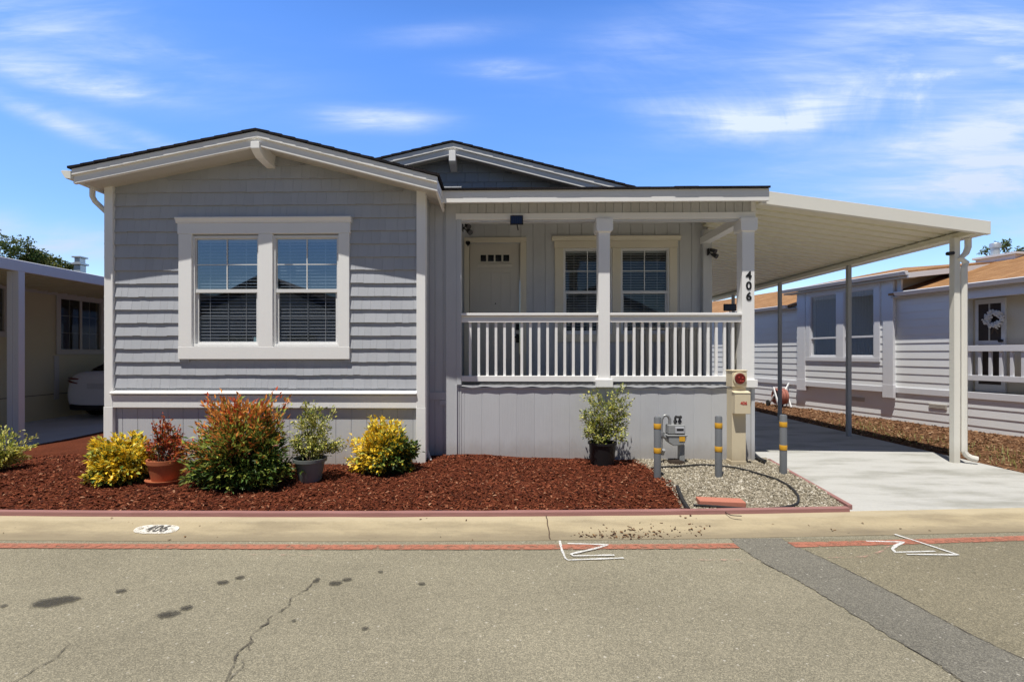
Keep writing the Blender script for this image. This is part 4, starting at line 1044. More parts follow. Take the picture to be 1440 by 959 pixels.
# ------------------------------------------------------------------ small fittings hanging on the house
def solar_light(px, py, Y, w, h, label, arm, stem=True):
    q = W(px, py, Y); t = thing('solar_light', q, label, 'solar light')
    mb = MB(); mb.box(q.x - w / 2, q.x + w / 2, q.y - .02, q.y + .005, q.z - h / 2, q.z + h / 2); mb.build('housing', M['black'], t, bevel=.006)
    mb = MB()
    for i in range(5):
        a = q.x - w / 2 + .014 + i * (w - .028) / 5; mb.box(a, a + (w - .028) / 5 - .004, q.y - .023, q.y - .0205, q.z - h / 2 + .014, q.z + h / 2 - .014)
    mb.build('solar_panel', M['solar'], t)
    mb = MB(); mb.tube(arm(q), .008, 8); mb.build('bracket', M['black'], t, smooth=True); return t
solar_light(726.5, 310, YP - .075, .178, .128, 'dark square solar panel light hanging from the porch beam above the front door', lambda q: [(q.x, q.y + .005, q.z), (q.x, q.y + .02, q.z - .02), (q.x + .01, q.y + .0, q.z - .08), (q.x + .02, q.y - .01, q.z - .14)])
solar_light(1026, 432.5, 7.5, .185, .105, 'small dark solar panel light standing beside the right porch post above the railing', lambda q: [(q.x, q.y + .006, q.z - .02), (q.x + .02, q.y + .02, q.z - .09), (q.x + .02, q.y + .02, q.z - .14)])
def spot_lamp(px, py, Y, label, s):
    q = W(px, py, Y); t = thing('security_light', q, label, 'security light')
    mb = MB(); mb.box(q.x - s * .05, q.x - s * .035, q.y - .05, q.y + .05, q.z - .05, q.z + .06); mb.build('mount_plate', M['black'], t, bevel=.004)
    for dx_, dz_ in ((.02, .03), (.04, -.05)):
        mb = MB(); c = Vector((q.x + s * dx_, q.y - .03, q.z + dz_)); mb.tube([(q.x - s * .035, q.y, q.z), c], .009, 6)
        mb.tube([c + Vector((-s * .02, .03, .02)), c + Vector((s * .01, -.02, -.012)), c + Vector((s * .035, -.05, -.035))], [.02, .034, .040], 12); mb.build('lamp_head', M['dark_metal'], t, smooth=True)
    return t
spot_lamp(655, 321, 7.25, 'black twin security light inside the porch above the front door corner', 1)
spot_lamp(999, 355, YB - .12, 'black twin security light on the rear porch corner under the carport roof', 1)
q = W(658, 342.5, YB - .045); mb = MB(); pts = []
for i in range(28):
    t_ = 2 * math.pi * i / 28; pts.append((q.x + .040 * math.sin(t_) ** 3, q.z + .0032 * (13 * math.cos(t_) - 5 * math.cos(2 * t_) - 2 * math.cos(3 * t_) - math.cos(4 * t_))))
mb.prism(pts, 'y', q.y - .012, q.y + .004); mb.tube([(q.x, q.y - .004, q.z + .02), (q.x, q.y + .004, q.z + .05)], .004, 6)
o = mb.build('heart_ornament', M['black']); tag(o, 'small black heart ornament hanging on the front door casing', 'ornament')

# ------------------------------------------------------------------ carport
XC = WX(1347.5, 7.05); YC0 = 6.78
carport = thing('carport', (XC - 1.5, YC0, GZ), 'cream metal carport awning beside the porch over the concrete driveway', 'carport')
f0, f1 = W(1080, 270, YC0), W(1390.5, 312, YC0); f2 = W(1390.5, 331, YC0); fl = W(1063, 289, YC0)
def cz(x): return f0.z + (f1.z - f0.z) * (x - f0.x) / (f1.x - f0.x)
FH = .175
YC1 = 15.4
mb = MB(); mb.prism([(f0.x, cz(f0.x)), (f1.x, cz(f1.x)), (f1.x, cz(f1.x) - FH), (XH - .02, cz(XH) - FH), (XH - .02, cz(f0.x) - FH * .6), (f0.x, cz(f0.x) - .03)], 'y', YC0 - .03, YC0 + .03)
mb.build('front_fascia', M['metal_white'], carport, bevel=.004)
mb = MB()
for y in (YC0 + .03,):
    pass
zs = lambda x: cz(x) - .085
vs = []; x0_, x1_ = XH - .14, f1.x - .03; y = YC0 + .031; prof_c = []
while y < YC1:
    prof_c += [(y, 0), (y + .165, 0), (y + .178, .07), (y + .222, .07), (y + .235, 0)]; y += .236
NX = 2
for x in (x0_, x1_):
    for yy, h in prof_c: vs.append((x, yy, zs(x) + h))
for x in (x0_, x1_):
    for yy, h in prof_c: vs.append((x, yy, zs(x) + h + .012))
k = len(prof_c); mb.add(vs, [(i, i + 1, k + i + 1, k + i) for i in range(k - 1)] + [(2 * k + i, 3 * k + i, 3 * k + i + 1, 2 * k + i + 1) for i in range(k - 1)])
mb.build('roof_pan', M['pan_metal'], carport, recalc=False)
zbm = zs(XC) - .02
mb = MB(); mb.box(XC - .03, XC + .03, YC0 + .05, YC1, zbm - .07, zbm); mb.build('beam', M['pan_metal'], carport, bevel=.004)
mb = MB(); gx0 = f1.x - .13; gzz = cz(gx0)
mb.box(gx0, gx0 + .006, YC0 + .031, YC1, gzz - .15, gzz - .04); mb.box(f1.x - .008, f1.x, YC0 + .031, YC1, cz(f1.x) - FH + .01, cz(f1.x)); mb.box(gx0 + .0065, f1.x - .0085, YC0 + .031, YC1, cz(f1.x) - FH + .01, cz(f1.x) - FH + .018); mb.build('gutter', M['metal_white'], carport)
for i, py in enumerate((7.05, 9.24, 11.5, 13.8)):
    mb = MB()
    if i == 0:
        mb.box(XC - .088, XC - .008, py - .042, py + .042, .10, zbm - .072); mb.build('front_post', M['metal_white'], carport, bevel=.006)
        mb = MB(); mb.prism([(XC - .14, 1.55), (XC + .0, 1.67), (XC + .0, 1.60), (XC - .14, 1.48)], 'y', py - .056, py - .0505)
    else:
        mb.box(XC - .034, XC + .034, py - .034, py + .034, .10, zbm - .072); mb.build('post', M['post_gray'], carport, bevel=.006)
ds = MB(); gxx = f1.x - .07; yd = 7.0
def duct(pts, w, d):
    for a, b in zip(pts, pts[1:]): ds.bar(a, b, w, d, up=(0, 1, 0.001))
ds.tube([(gxx, yd, cz(f1.x) - FH), (gxx, yd, cz(f1.x) - FH - .12), (gxx - .03, yd, cz(f1.x) - FH - .20), (gxx - .10, yd, cz(f1.x) - FH - .27), (XC + .06, yd, cz(f1.x) - FH - .33), (XC + .034, yd, cz(f1.x) - FH - .40), (XC + .034, yd, .27), (XC + .06, yd - .01, .22), (XC + .10, yd - .03, .19), (XC + .16, yd - .06, .175)], .038, 8)
ds.build('downspout', M['metal_white'], carport, bevel=.0)
q = W(1340, 357, 7.0); cam_t = thing('security_camera', q, 'small black security camera clamped to the front carport post', 'security camera')
mb = MB(); mb.tube([(XC - .098, 7.08, q.z + .0), (q.x - .05, q.y, q.z)], .012, 8); mb.build('bracket', M['black'], cam_t, smooth=True)
mb = MB(); mb.tube([(q.x + .0, q.y, q.z + .01), (q.x - .10, q.y - .03, q.z - .005)], .026, 10); mb.build('camera_body', M['black'], cam_t, smooth=True)
# ------------------------------------------------------------------ neighbour on the right (local frame: +y back along its wall, +x into the house)
O_ = Vector((9.40, 8.95, 0.0)); RZ = R(13.3)
nh = thing('neighbour_house', O_, 'pale neighbour home with tan roof and lap siding on the far side of the carport', 'house', rz=RZ)
_ri = Matrix.Rotation(-RZ, 3, 'Z')
def NL(px, py, xl):
    o = _ri @ (Vector((0, 0, EYE)) - O_); d = _ri @ ray(px, py); return o + d * ((xl - o.x) / d.x)
def NLY(px, py, yl):
    o = _ri @ (Vector((0, 0, EYE)) - O_); d = _ri @ ray(px, py); return o + d * ((yl - o.y) / d.y)
B = dict(parent=nh, local=True)
yc = NL(1351, 500, 0).y; yb0, yb1 = NL(1256, 450, -.08).y, NL(1121, 450, -.08).y; yend = 16.0
zbelt1, zbelt0 = NL(1440, 556, -.03).z, NL(1440, 566, -.03).z
zeave = (NL(1440, 389, -.3).z + NL(1262, 411, -.3).z) / 2; zdorm = (NL(1110, 410, -.26).z + NL(1270, 380, -.26).z) / 2
nu = [(-NL(1176.5, 450, -.08).y * -1,), ]
uw = [(-NL(1140, 450, -.08).y, -NL(1178, 450, -.08).y), (-NL(1187, 450, -.08).y, -NL(1231, 450, -.08).y)]
uz1 = NL(1231, 404, -.08).z; uz0 = NL(1231, 503, -.08).z
rn = random.Random(5)
def lap(mb, y0, y1, z0, z1, xl, pitch=.168):
    z = z0
    while z < z1 - .01:
        a = min(z + pitch + .012, z1)
        j = .002 * noise.noise(Vector((z * 3, y0, 1)))
        mb.add([(xl - .016 + j, y0, z), (xl - .016 + j, y1, z), (xl + .02, y1, z), (xl + .02, y0, z), (xl - .003, y0, a), (xl - .003, y1, a), (xl + .02, y1, a), (xl + .02, y0, a)],
               [(0, 1, 2, 3), (7, 6, 5, 4), (0, 4, 5, 1), (1, 5, 6, 2), (2, 6, 7, 3), (3, 7, 4, 0)])
        z += pitch
mb = MB()
lap(mb, yc, yb0 - .001, zbelt1 - .03, zeave - .05, 0); lap(mb, yb1 + .001, yend, zbelt1 - .03, zeave - .05, 0)
hy0, hy1 = -uw[1][1], -uw[0][0]
lap(mb, yb0, hy0 - .06, zbelt1 - .03, zdorm - .12, -.08); lap(mb, hy1 + .06, yb1, zbelt1 - .03, zdorm - .12, -.08); lap(mb, hy0 - .06, hy1 + .06, zbelt1 - .03, uz0 - .05, -.08)
mb.build('lap_siding', M['n_siding'], recalc=True, **B)
mb = MB(); lap(mb, -6, yend, .05, zbelt0, 0, .172); mb.build('skirting', M['n_siding'], **B)
mb = MB(); mb.box(-.04, .03, -6, yb0 + .0, zbelt0 + .0, zbelt1); mb.box(-.04, .03, yb1, yend, zbelt0, zbelt1); mb.box(-.11, .03, yb0 + .001, yb1 - .001, zbelt0, zbelt1); mb.build('belt_trim', M['n_white'], bevel=.004, **B)
mb = MB(); mb.box(.02, .12, yc, yb0, .1, zeave); mb.box(.02, .12, yb1, yend, .1, zeave); mb.box(-.06, .12, yb0, hy0, zbelt1 - .04, zdorm); mb.box(-.06, .12, hy1, yb1, zbelt1 - .04, zdorm); mb.box(-.06, .12, hy0, hy1, zbelt1 - .04, uz0); mb.box(.02, .12, yb0, yb1, .1, zbelt1 - .05); mb.box(-.06, .12, hy0, hy1, uz1, zdorm)
mb.box(.12, 1.4, yc, yc + .1, .1, zeave); mb.build('wall', M['n_siding'], **B)
for a, b in ((1241.5, 1256), (1121, 1132)):
    y0, y1 = sorted((NL(a, 450, -.11).y, NL(b, 450, -.11).y)); mb = MB(); mb.box(-.115, -.06, y0, y1, zbelt1 + .005, zdorm - .12); mb.box(-.118, -.05, y0 - .01, y1 + .01, zbelt0 - .12, zbelt1 + .05); mb.build('pilaster', M['n_white'], bevel=.004, **B)
mb = MB(); y1 = NL(1265, 450, -.03).y; mb.box(-.05, .0, y1 - .05, y1 + .05, zeave, zdorm - .1); mb.build('pilaster', M['n_white'], bevel=.004, **B)
TN = lambda u, d, v: (-.08 + d, -u, v)
for a, b in uw: window_unit(nh, TN, a, b, uz0, uz1, -.005, mats=('n_white', 'glass_n', 'glass_n'), grid=False, mid=.30, local=True, blind=False)
mb = MB(TN)
mb.box(uw[0][0] - .13, uw[0][0] + .005, -.035, .02, uz0, uz1); mb.box(uw[1][1] - .005, uw[1][1] + .13, -.035, .02, uz0, uz1); mb.box(uw[0][1] - .005, uw[1][0] + .005, -.035, .06, uz0, uz1)
mb.box(uw[0][0] - .132, uw[1][1] + .132, -.037, .02, uz1 + .001, uz1 + .14); mb.box(uw[0][0] - .132, uw[1][1] + .132, -.040, .02, uz0 - .10, uz0 - .001); mb.build('window_casing', M['n_white'], bevel=.004, **B)
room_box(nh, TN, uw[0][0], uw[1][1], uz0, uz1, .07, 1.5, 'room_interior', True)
mb = MB(TN)
for a, b in uw:
    k = 22; mb.add([(a + (b - a) * i / k, .16 + (.012 if i % 2 else 0), v) for i in range(k + 1) for v in (uz0, uz1)], [(2 * i, 2 * i + 2, 2 * i + 3, 2 * i + 1) for i in range(k)])
mb.build('curtain', paint('curtain with pane reflection', (.07, .10, .14), .9, .1), recalc=False, **B)  # blue sky reflection of the panes put into the curtain colour
# roof
SL, RX = (NL(1440, 359, 2.5).z - zeave) / 2.66, 2.9
ROOFCUT = yb0 + .05; ROOFFAR = yb1 + .15
mb = MB()
for ra, rb_ in ((-7, ROOFCUT), (ROOFFAR, yend + 1)): mb.prism([(-.16, zeave), (RX, zeave + SL * (RX + .16)), (2 * RX + .6, zeave), (2 * RX + .6, zeave - .04), (RX, zeave + SL * (RX + .16) - .05), (-.16, zeave - .04)], 'y', ra, rb_)
# prism along y expects (x,z)
mb.build('roof', M['shingle_tan'], **B)
def gutter(x, z, y0, y1, name='gutter'):
    mb = MB(); mb.prism([(x + .01, z), (x - .09, z), (x - .10, z - .015), (x - .07, z - .06), (x - .055, z - .085), (x + .01, z - .09)], 'y', y0, y1); mb.build(name, M['n_white'], **B)
gutter(-.16, zeave + .015, -7, NL(1254, 411, -.3).y); gutter(-.16, zeave + .015, yb1 + .25, yend + 1)
mb = MB(); mb.box(-.15, .02, -7, yb0, zeave - .10, zeave - .07); mb.box(-.15, .02, yb1, yend, zeave - .10, zeave - .07); mb.build('soffit', M['n_trim'], **B)
yd0, yd1 = NL(1277, 380, -.26).y, NL(1102, 411, -.26).y
SD = .12
mb = MB(); XD1 = 2.9
zz = lambda x: zdorm + SD * (x + .36)
mb.prism([(-.26, zz(-.26)), (XD1, zz(XD1)), (XD1, zz(XD1) - .04), (-.26, zz(-.26) - .04)], 'y', yd0, yd1)
ym = NL(1236, 376, .8).y
mb.build('dormer_roof', M['shingle_tan'], **B)
mb = MB(); mb.add([(-.30, yd1 - .2, zz(-.30) + .004), (-.30, yd0 + .1, zz(-.30) + .004), (1.3, ym - .2, zz(1.3) + .16), (1.3, ym + 1.2, zz(1.3) + .12), (2.9, yd0 + .1, zz(2.9) + .0), (2.9, yd1 - .2, zz(2.9) + .0)], [(0, 1, 2, 3), (1, 4, 2), (2, 4, 5, 3), (0, 3, 5)]); mb.build('dormer_hip', M['shingle_tan'], **B)
gutter(-.26, zdorm + .015, yd0, yd1, 'dormer_gutter')
mb = MB(); mb.prism([(-.26, zz(-.26) - .0405), (XD1, zz(XD1) - .0405), (XD1, zz(XD1) - .17), (-.26, zz(-.26) - .15)], 'y', yd0 - .02, yd0 + .03); mb.build('dormer_fascia', M['n_white'], bevel=.004, **B)
mb = MB(); mb.prism([(-.06, zeave - .1), (2.4, zeave - .1), (2.4, zz(2.4) - .06), (-.06, zz(-.06) - .06)], 'y', yb0 + .04, yb0 + .10); mb.build('dormer_cheek', M['n_wall'], **B)
mb = MB(); mb.box(-.26, .0, yd0 + .03, yd1, zdorm - .125, zdorm - .09); mb.build('dormer_soffit', M['n_trim'], **B)
# porch of the neighbour
XB_ = .32
mb = MB(); mb.box(XB_, XB_ + .1, -7, yc, .5, zeave + .04)
mb.build('porch_wall', M['n_wall'], **B)
mb = MB(); mb.box(.0, XB_, -7, yc - .001, zbelt1 - .03, zbelt1 - .005); mb.build('porch_deck', M['post_gray'], **B)
mb = MB(); mb.box(-.06, .06, -7, yc, zeave - .27, zeave - .1); mb.box(.06, XB_, -7, yc, zeave - .06, zeave - .04); mb.build('porch_beam', M['n_white'], bevel=.004, **B)
zr1, zr0 = NL(1440, 485, 0).z, NL(1440, 494, 0).z; zq1, zq0 = NL(1440, 530, 0).z, NL(1440, 538, 0).z
mb = MB(); mb.box(-.05, .05, -7, yc - .01, zr0, zr1); r_ = mb.build('porch_railing', M['n_white'], bevel=.004, **B)
mb = MB(); mb.box(-.035, .035, -7, yc - .01, zq0, zq1); mb.build('bottom_rail', M['n_white'], r_, bevel=.003, local=True)
for i in range(26):
    px = 1364 + i * 14.2 * (1 + i * .012); y = NL(min(px, 1900), 510, 0).y
    if y < -5: break
    mb = MB(); mb.box(-.022, .022, y - .022, y + .022, zq1 - .002, zr0 + .002); mb.build('baluster', M['n_white'], r_, bevel=.002, local=True)
d0, d1 = NL(1416, 450, XB_).y, NL(1374, 450, XB_).y; dz1 = NL(1395, 420, XB_).z; dzm = NL(1395, 481, XB_).z
mb = MB(); mb.box(XB_ - .05, XB_ + .0, d0, d1, zbelt1, dz1); dn = mb.build('screen_door', M['n_white'], bevel=.004, **B)
mb = MB(); w_ = (d1 - d0)
mb.box(XB_ - .055, XB_ - .0505, d0 + .06, d1 - .06, dzm + .03, dz1 - .10); mb.box(XB_ - .055, XB_ - .0505, d0 + .06, d1 - .06, zbelt1 + .15, dzm - .05); mb.build('screen', M['screen'], dn, local=True)
mb = MB(); mb.box(XB_ - .062, XB_ - .0555, (d0 + d1) / 2 - .012, (d0 + d1) / 2 + .012, dzm + .03, dz1 - .10); mb.build('mullion', M['n_trim'], dn, local=True)
mb = MB(); mb.tube([(XB_ - .05, d0 + .05, dzm + .02), (XB_ - .11, d0 + .05, dzm + .02)], .03, 8); mb.build('handle', M['black'], dn, local=True)
for px, py in ((1319, 571.5), (1206, 561)):
    q = NL(px, py, -.02); mb = MB(); mb.box(-.03, -.012, q.y - .17, q.y + .17, q.z - .05, q.z + .05)
    for i in range(3): mb.box(-.036, -.0305, q.y - .15, q.y + .15, q.z - .035 + .028 * i, q.z - .02 + .028 * i)
    mb.build('foundation_vent', M['n_trim'], **B)
# roof vent of the neighbour
q0, q1 = NL(1369, 372, 2.2), NL(1431, 357, 2.2)
mb = MB(); yv0, yv1 = sorted((q0.y, q1.y)); zv = zeave + SL * 2.36 + .10; mb.box(2.2, 2.7, yv0 + .04, yv1 - .04, zv - .5, zv - .001); mb.box(2.15, 2.75, yv0, yv1, zv, zv + .05); zv += .05
mb.build('chimney_box', M['n_white'], bevel=.004, **B)
qa, qb = NL(1392, 354, 2.55), NL(1407, 341, 2.55); cy_ = (qa.y + qb.y) / 2; rr = abs(qa.y - qb.y) / 2
mb = MB(); mb.lathe([(rr * .8, -.1), (rr * .8, .22), (rr, .22), (rr, qb.z - zv - .02), (rr * .9, qb.z - zv)], (2.55, cy_, zv), 16); mb.build('chimney_cap', M['galv'], smooth=True, **B)
# wreath on the screen door
q = NL(1400, 449, XB_ - .09); rotm = Matrix.Rotation(RZ, 3, 'Z')
Ww = rotm @ q + O_; wr = thing('wreath', Ww, 'white cotton wreath hanging on the dark screen door of the neighbour porch', 'wreath')
mb = MB(); ring = [rotm @ Vector((0, .125 * math.cos(t), .125 * math.sin(t))) + Ww for t in (i * math.pi / 12 for i in range(25))]
mb.tube(ring, .015, 6); mb.build('ring', M['twig'], wr, smooth=True)
vs, fs = [], []
for i in range(240):
    t = rn.uniform(0, 6.283); r = .125 + rn.gauss(0, .026); s_ = rn.uniform(.013, .026); c = rotm @ Vector((-.045 + rn.gauss(0, .012), r * math.cos(t), r * math.sin(t))) + Ww; k = len(vs)
    vs += [tuple(c + v * s_) for v in ICO_V]; fs += [tuple(j + k for j in f) for f in ICO_F]
mb = MB(); mb.add(vs, fs); mb.build('cotton', M['wreath'], wr, smooth=True, recalc=False)
mb = MB()
for e_ in (-1, 1): mb.tube([rotm @ Vector((-.02, 0, -.13)) + Ww, rotm @ Vector((-.03, e_ * .02, -.20)) + Ww, rotm @ Vector((-.02, e_ * .05, -.28)) + Ww], [.012, .016, .008], 6)
mb.build('bow', M['twig'], wr, smooth=True)

# hose reel against the neighbour wall
hb = NL(1097, 567, -.35); hw_ = rotm @ hb + O_; hz = stripz(hw_.x, hw_.y)
hr = thing('hose_reel', (hw_.x, hw_.y, hz), 'beige hose reel cart with coiled reddish hose against the pale neighbour wall', 'hose reel')
c0_ = Vector((hw_.x, hw_.y, hz))
mb = MB()
for s_ in (-.16, .16):
    a = c0_ + Vector((s_, 0, 0)); mb.bar(a + Vector((0, -.25, 0.02)), a + Vector((0, .05, .55)), .035, .05); mb.bar(a + Vector((0, .30, .05)), a + Vector((0, .0, .34)), .035, .05)
mb.bar(c0_ + Vector((-.17, .05, .55)), c0_ + Vector((.17, .05, .55)), .03, .03); mb.bar(c0_ + Vector((.14, -.0, .45)), c0_ + Vector((.3, .1, .66)), .03, .05)
mb.build('cart_frame', M['n_siding'], hr, bevel=.005)
mb = MB()
for i in range(7): x = -.12 + .04 * i; mb.tube([c0_ + Vector((x, (.2 + .01 * (i % 2)) * math.cos(t), .30 + (.2 + .01 * (i % 2)) * math.sin(t))) for t in (k * math.pi / 10 for k in range(21))], .02, 6)
mb.build('hose_coil', M['hose_red'], hr, smooth=True)
mb = MB(); mb.tube([c0_ + Vector((-.16, 0, .30)), c0_ + Vector((.16, 0, .30))], .06, 12); mb.build('drum', M['black'], hr, smooth=True)
for s_ in (-.19, .19):
    mb = MB(); mb.tube([c0_ + Vector((s_ - .02, .27, .09)), c0_ + Vector((s_ + .02, .27, .09))], .09, 16); mb.build('wheel', M['black'], hr, smooth=True)

# ------------------------------------------------------------------ neighbour on the left
XN = -10.42
ln = thing('neighbour_house', (XN, 12, .12), 'olive neighbour home with attached gray white awning, at the left edge behind the parked car', 'house')
zf1, zf0 = WZ(145, 392, 9.86), WZ(145, 404, 9.86)
XA = -7.83
TL = lambda u, d, v: (XN - d, u, v)
wy = [(WX, 0)]
def LY(px): d = ray(px, 480); return XN / d.x * d.y
y0, y1 = LY(83), LY(142); z1, z0 = WZ(84, 418, LY(84)), WZ(84, 493, LY(84))
ya, yb_ = LY(-60), LY(7); zl1, zl0 = WZ(5, 404, LY(5)), WZ(5, 468, LY(5))
mb = MB()
for a, b, c, d in ((3, ya, .1, 3.6), (yb_, y0, .1, 3.6), (y1, 26, .1, 3.6), (ya, yb_, .1, zl0), (ya, yb_, zl1, 3.6), (y0, y1, .1, z0), (y0, y1, z1, 3.6)): mb.box(XN - .14, XN, a, b, c, d)
mb.build('wall', M['olive'], ln)
for a, b, c, d in ((y0, y1, z0, z1), (ya, yb_, zl0, zl1)):
    window_unit(ln, TL, a, b, c, d, -.005, mats=('n_trim', 'glass_shade', 'glass_shade'), slider=True, blind=False)
    mb = MB(TL); t_ = .09
    mb.box(a - t_, a, -.03, .0, c, d); mb.box(b, b + t_, -.03, .0, c, d); mb.box(a - t_ - .002, b + t_ + .002, -.032, .0, d + .001, d + t_); mb.box(a - t_ - .002, b + t_ + .002, -.034, .0, c - t_, c - .001); mb.build('window_casing', M['n_trim'], ln, bevel=.004)
    room_box(ln, TL, a, b, c, d, .15, 1.5, 'room_interior')
mb = MB(); yy = LY(83); mb.box(XN, XN + .02, yy - .14, yy - .02, .55, z0 - .12); mb.build('corner_board', M['n_trim'], ln)
mb = MB(); mb.box(XN, XN + .03, 3, 26, zf0 + .02, zf0 + .12); mb.build('frieze_board', M['n_trim'], ln)
mb = MB(); q = W(0, 433, LY(0)); mb.box(XN, XN + .006, 3, 26, WZ(60, 555, LY(60)) - .012, WZ(60, 555, LY(60))); mb.build('sill_line', M['twig'], ln)
mb = MB(); mb.box(XN, XA - .04, 3, 24, zf0 + .10, zf0 + .12)
for i in range(80): mb.box(XN + .03, XA - .04, 3.1 + i * .26, 3.14 + i * .26, zf0 + .07, zf0 + .0995)
mb.build('awning_pan', paint('pale yellow awning underside', (.55, .50, .36), .6, .06), ln)
mb = MB(); mb.prism([(XA - .05, zf0), (XA, zf0), (XA, zf1), (XA - .02, zf1 + .01), (XA - .05, zf1)], 'y', 3, 24); mb.build('awning_fascia', M['n_white'], ln, bevel=.003)
for y in (LY(0) * 0 + 7.95, 4.6, 11.3, 14.6, 17.9):
    if y > 9 and y < 12: continue
    mb = MB(); q = W(22.5, 500, y); xc = XA - .06 if y != 7.95 else W(22.5, 500, 7.95).x
    mb.box(xc - .095, xc - .008, y - .06, y + .06, .11, zf0 + .0); mb.box(xc - .006, xc + .095, y - .055, y + .055, .11, zf0 + .0); mb.build('awning_post', M['n_white'], ln, bevel=.006)
mb = MB(); q = W(12, 625, 7.8); mb.box(-8.02, -7.9, 7.76, 7.88, .11, .35); mb.build('downspout_foot', M['n_white'], ln, bevel=.01)
mb = MB(); mb.prism([(XN - .3, 3.55), (XN - 3, 3.95), (XN - 6, 3.55), (XN - 6, 3.5), (XN - 3, 3.9), (XN - .3, 3.5)], 'y', 3, 26); mb.build('roof', M['shingle_opp'], ln)
q = W(112.5, 378, 14.0); s_ = 14 / 700
mb = MB(); zt = EYE + (497 - 378) * s_ - .5
xq = q.x
mb.box(xq - 4.7 * s_, xq + 4.7 * s_, 13.9, 14.1, 3.4, EYE + (497 - 371) * s_); mb.box(xq - 7 * s_, xq + 7 * s_, 13.85, 14.15, EYE + (497 - 371) * s_ + .002, EYE + (497 - 368.5) * s_)
mb.box(xq - 3.8 * s_, xq + 3.8 * s_, 13.9, 14.1, EYE + (497 - 368.5) * s_ + .002, EYE + (497 - 361) * s_); mb.box(xq - 6.4 * s_, xq + 6.4 * s_, 13.86, 14.14, EYE + (497 - 361) * s_ + .002, EYE + (497 - 359) * s_); mb.build('roof_vent', M['galv'], ln, bevel=.004)

# ------------------------------------------------------------------ parked car under the left awning
CXc, CY0, cw, CZ0 = -9.10, 11.05, .90, .125
car = thing('parked_car', (CXc, CY0 + 2.2, CZ0), 'white sedan parked under the left awning, only its rear corner in view', 'car')
def car_loft(stations, name, m, parent):
    mb = MB(); n_ = len(stations[0][1]); vs = []
    for y, pr in stations: vs += [(CXc + x, CY0 + y, CZ0 + z) for x, z in pr]
    fs = [(i * n_ + k, i * n_ + (k + 1) % n_, (i + 1) * n_ + (k + 1) % n_, (i + 1) * n_ + k) for i in range(len(stations) - 1) for k in range(n_)]
    fs += [tuple(reversed(range(n_))), tuple((len(stations) - 1) * n_ + k for k in range(n_))]
    mb.add(vs, fs); o = mb.build(name, m, parent, smooth=True)
    s_ = o.modifiers.new('soft', 'SUBSURF'); s_.levels = 1; s_.render_levels = 2
    return o
def lower(w, zb, zs, zt):
    r = [(w * .86, zb), (w * .98, zb + .10), (w, zs * .72 + zb * .28), (w * .985, zs), (w * .93, zs + (zt - zs) * .55), (w * .80, zt - .015), (w * .40, zt)]
    return r + [(0, zt + .004)] + [(-x, z) for x, z in reversed(r)] + [(0, zb)]
body = car_loft([(-.02, lower(.60, .34, .60, .88)), (.0, lower(.74, .30, .66, .96)), (.10, lower(.83, .24, .74, 1.07)), (.30, lower(.88, .20, .78, 1.10)), (.9, lower(.90, .18, .80, 1.06)), (1.8, lower(.91, .18, .80, .98)), (3.2, lower(.90, .18, .78, .95)), (3.9, lower(.87, .20, .70, .86)), (4.4, lower(.78, .24, .58, .72)), (4.55, lower(.62, .30, .50, .62))], 'car_body', M['car_paint'], car)
def cabin(wb, wt, z0, z1):
    r = [(wb, z0), (wb * .97, z0 + (z1 - z0) * .35), (wt * 1.03, z0 + (z1 - z0) * .85), (wt * .85, z1 - .01), (wt * .4, z1)]
    return r + [(-x, z) for x, z in reversed(r)]
car_loft([(.42, cabin(.66, .60, 1.03, 1.10)), (.62, cabin(.74, .62, 1.02, 1.20)), (1.10, cabin(.80, .60, .98, 1.40)), (1.8, cabin(.82, .60, .95, 1.45)), (2.5, cabin(.82, .58, .94, 1.40)), (3.1, cabin(.78, .6, .92, 1.16)), (3.45, cabin(.70, .6, .90, .96))], 'car_cabin', M['car_glass'], car)
mb = MB(); mb.prism([(1.05, 1.41), (1.8, 1.462), (2.5, 1.415), (2.5, 1.40), (1.8, 1.447), (1.05, 1.395)], 'x', -.56, .56)
mb.v = [(CXc + p[0], CY0 + p[1], CZ0 + p[2]) for p in mb.v]; mb.build('car_roof', M['car_paint'], car, bevel=.01)
for sx in (-1, 1):
    mb = MB(); P = lambda x, y, z: (CXc + sx * x, CY0 + y, CZ0 + z)
    mb.tube([P(.46, -.035, .92), P(.66, .02, .925), P(.80, .13, .93), P(.865, .30, .94)], [.012, .028, .03, .012], 8); mb.tube([P(.48, -.035, .82), P(.66, .005, .85), P(.80, .10, .875)], [.01, .022, .02], 8); mb.build('tail_lamp', M['tail'], car, smooth=True)
mb = MB(); mb.box(CXc - .70, CXc + .70, CY0 - .01, CY0 + .25, CZ0 + .21, CZ0 + .36); mb.build('bumper_valance', M['black'], car, bevel=.04)
mb = MB(); mb.box(CXc - .26, CXc + .26, CY0 - .035, CY0 - .02, CZ0 + .70, CZ0 + .82); mb.build('licence_plate', M['plate'], car, bevel=.003)
for sx in (-.80, .80):
    for y in (.95, 3.55):
        mb = MB(); mb.tube([(CXc + sx - .10, CY0 + y, CZ0 + .32), (CXc + sx + .115, CY0 + y, CZ0 + .32)], .325, 28); wh = mb.build('wheel', M['tyre'], car, smooth=True)
        mb = MB(); e = .118 if sx > 0 else -.118; mb.tube([(CXc + sx + e * .9, CY0 + y, CZ0 + .32), (CXc + sx + e, CY0 + y, CZ0 + .32)], .20, 20); mb.build('rim', M['galv'], wh, smooth=True)

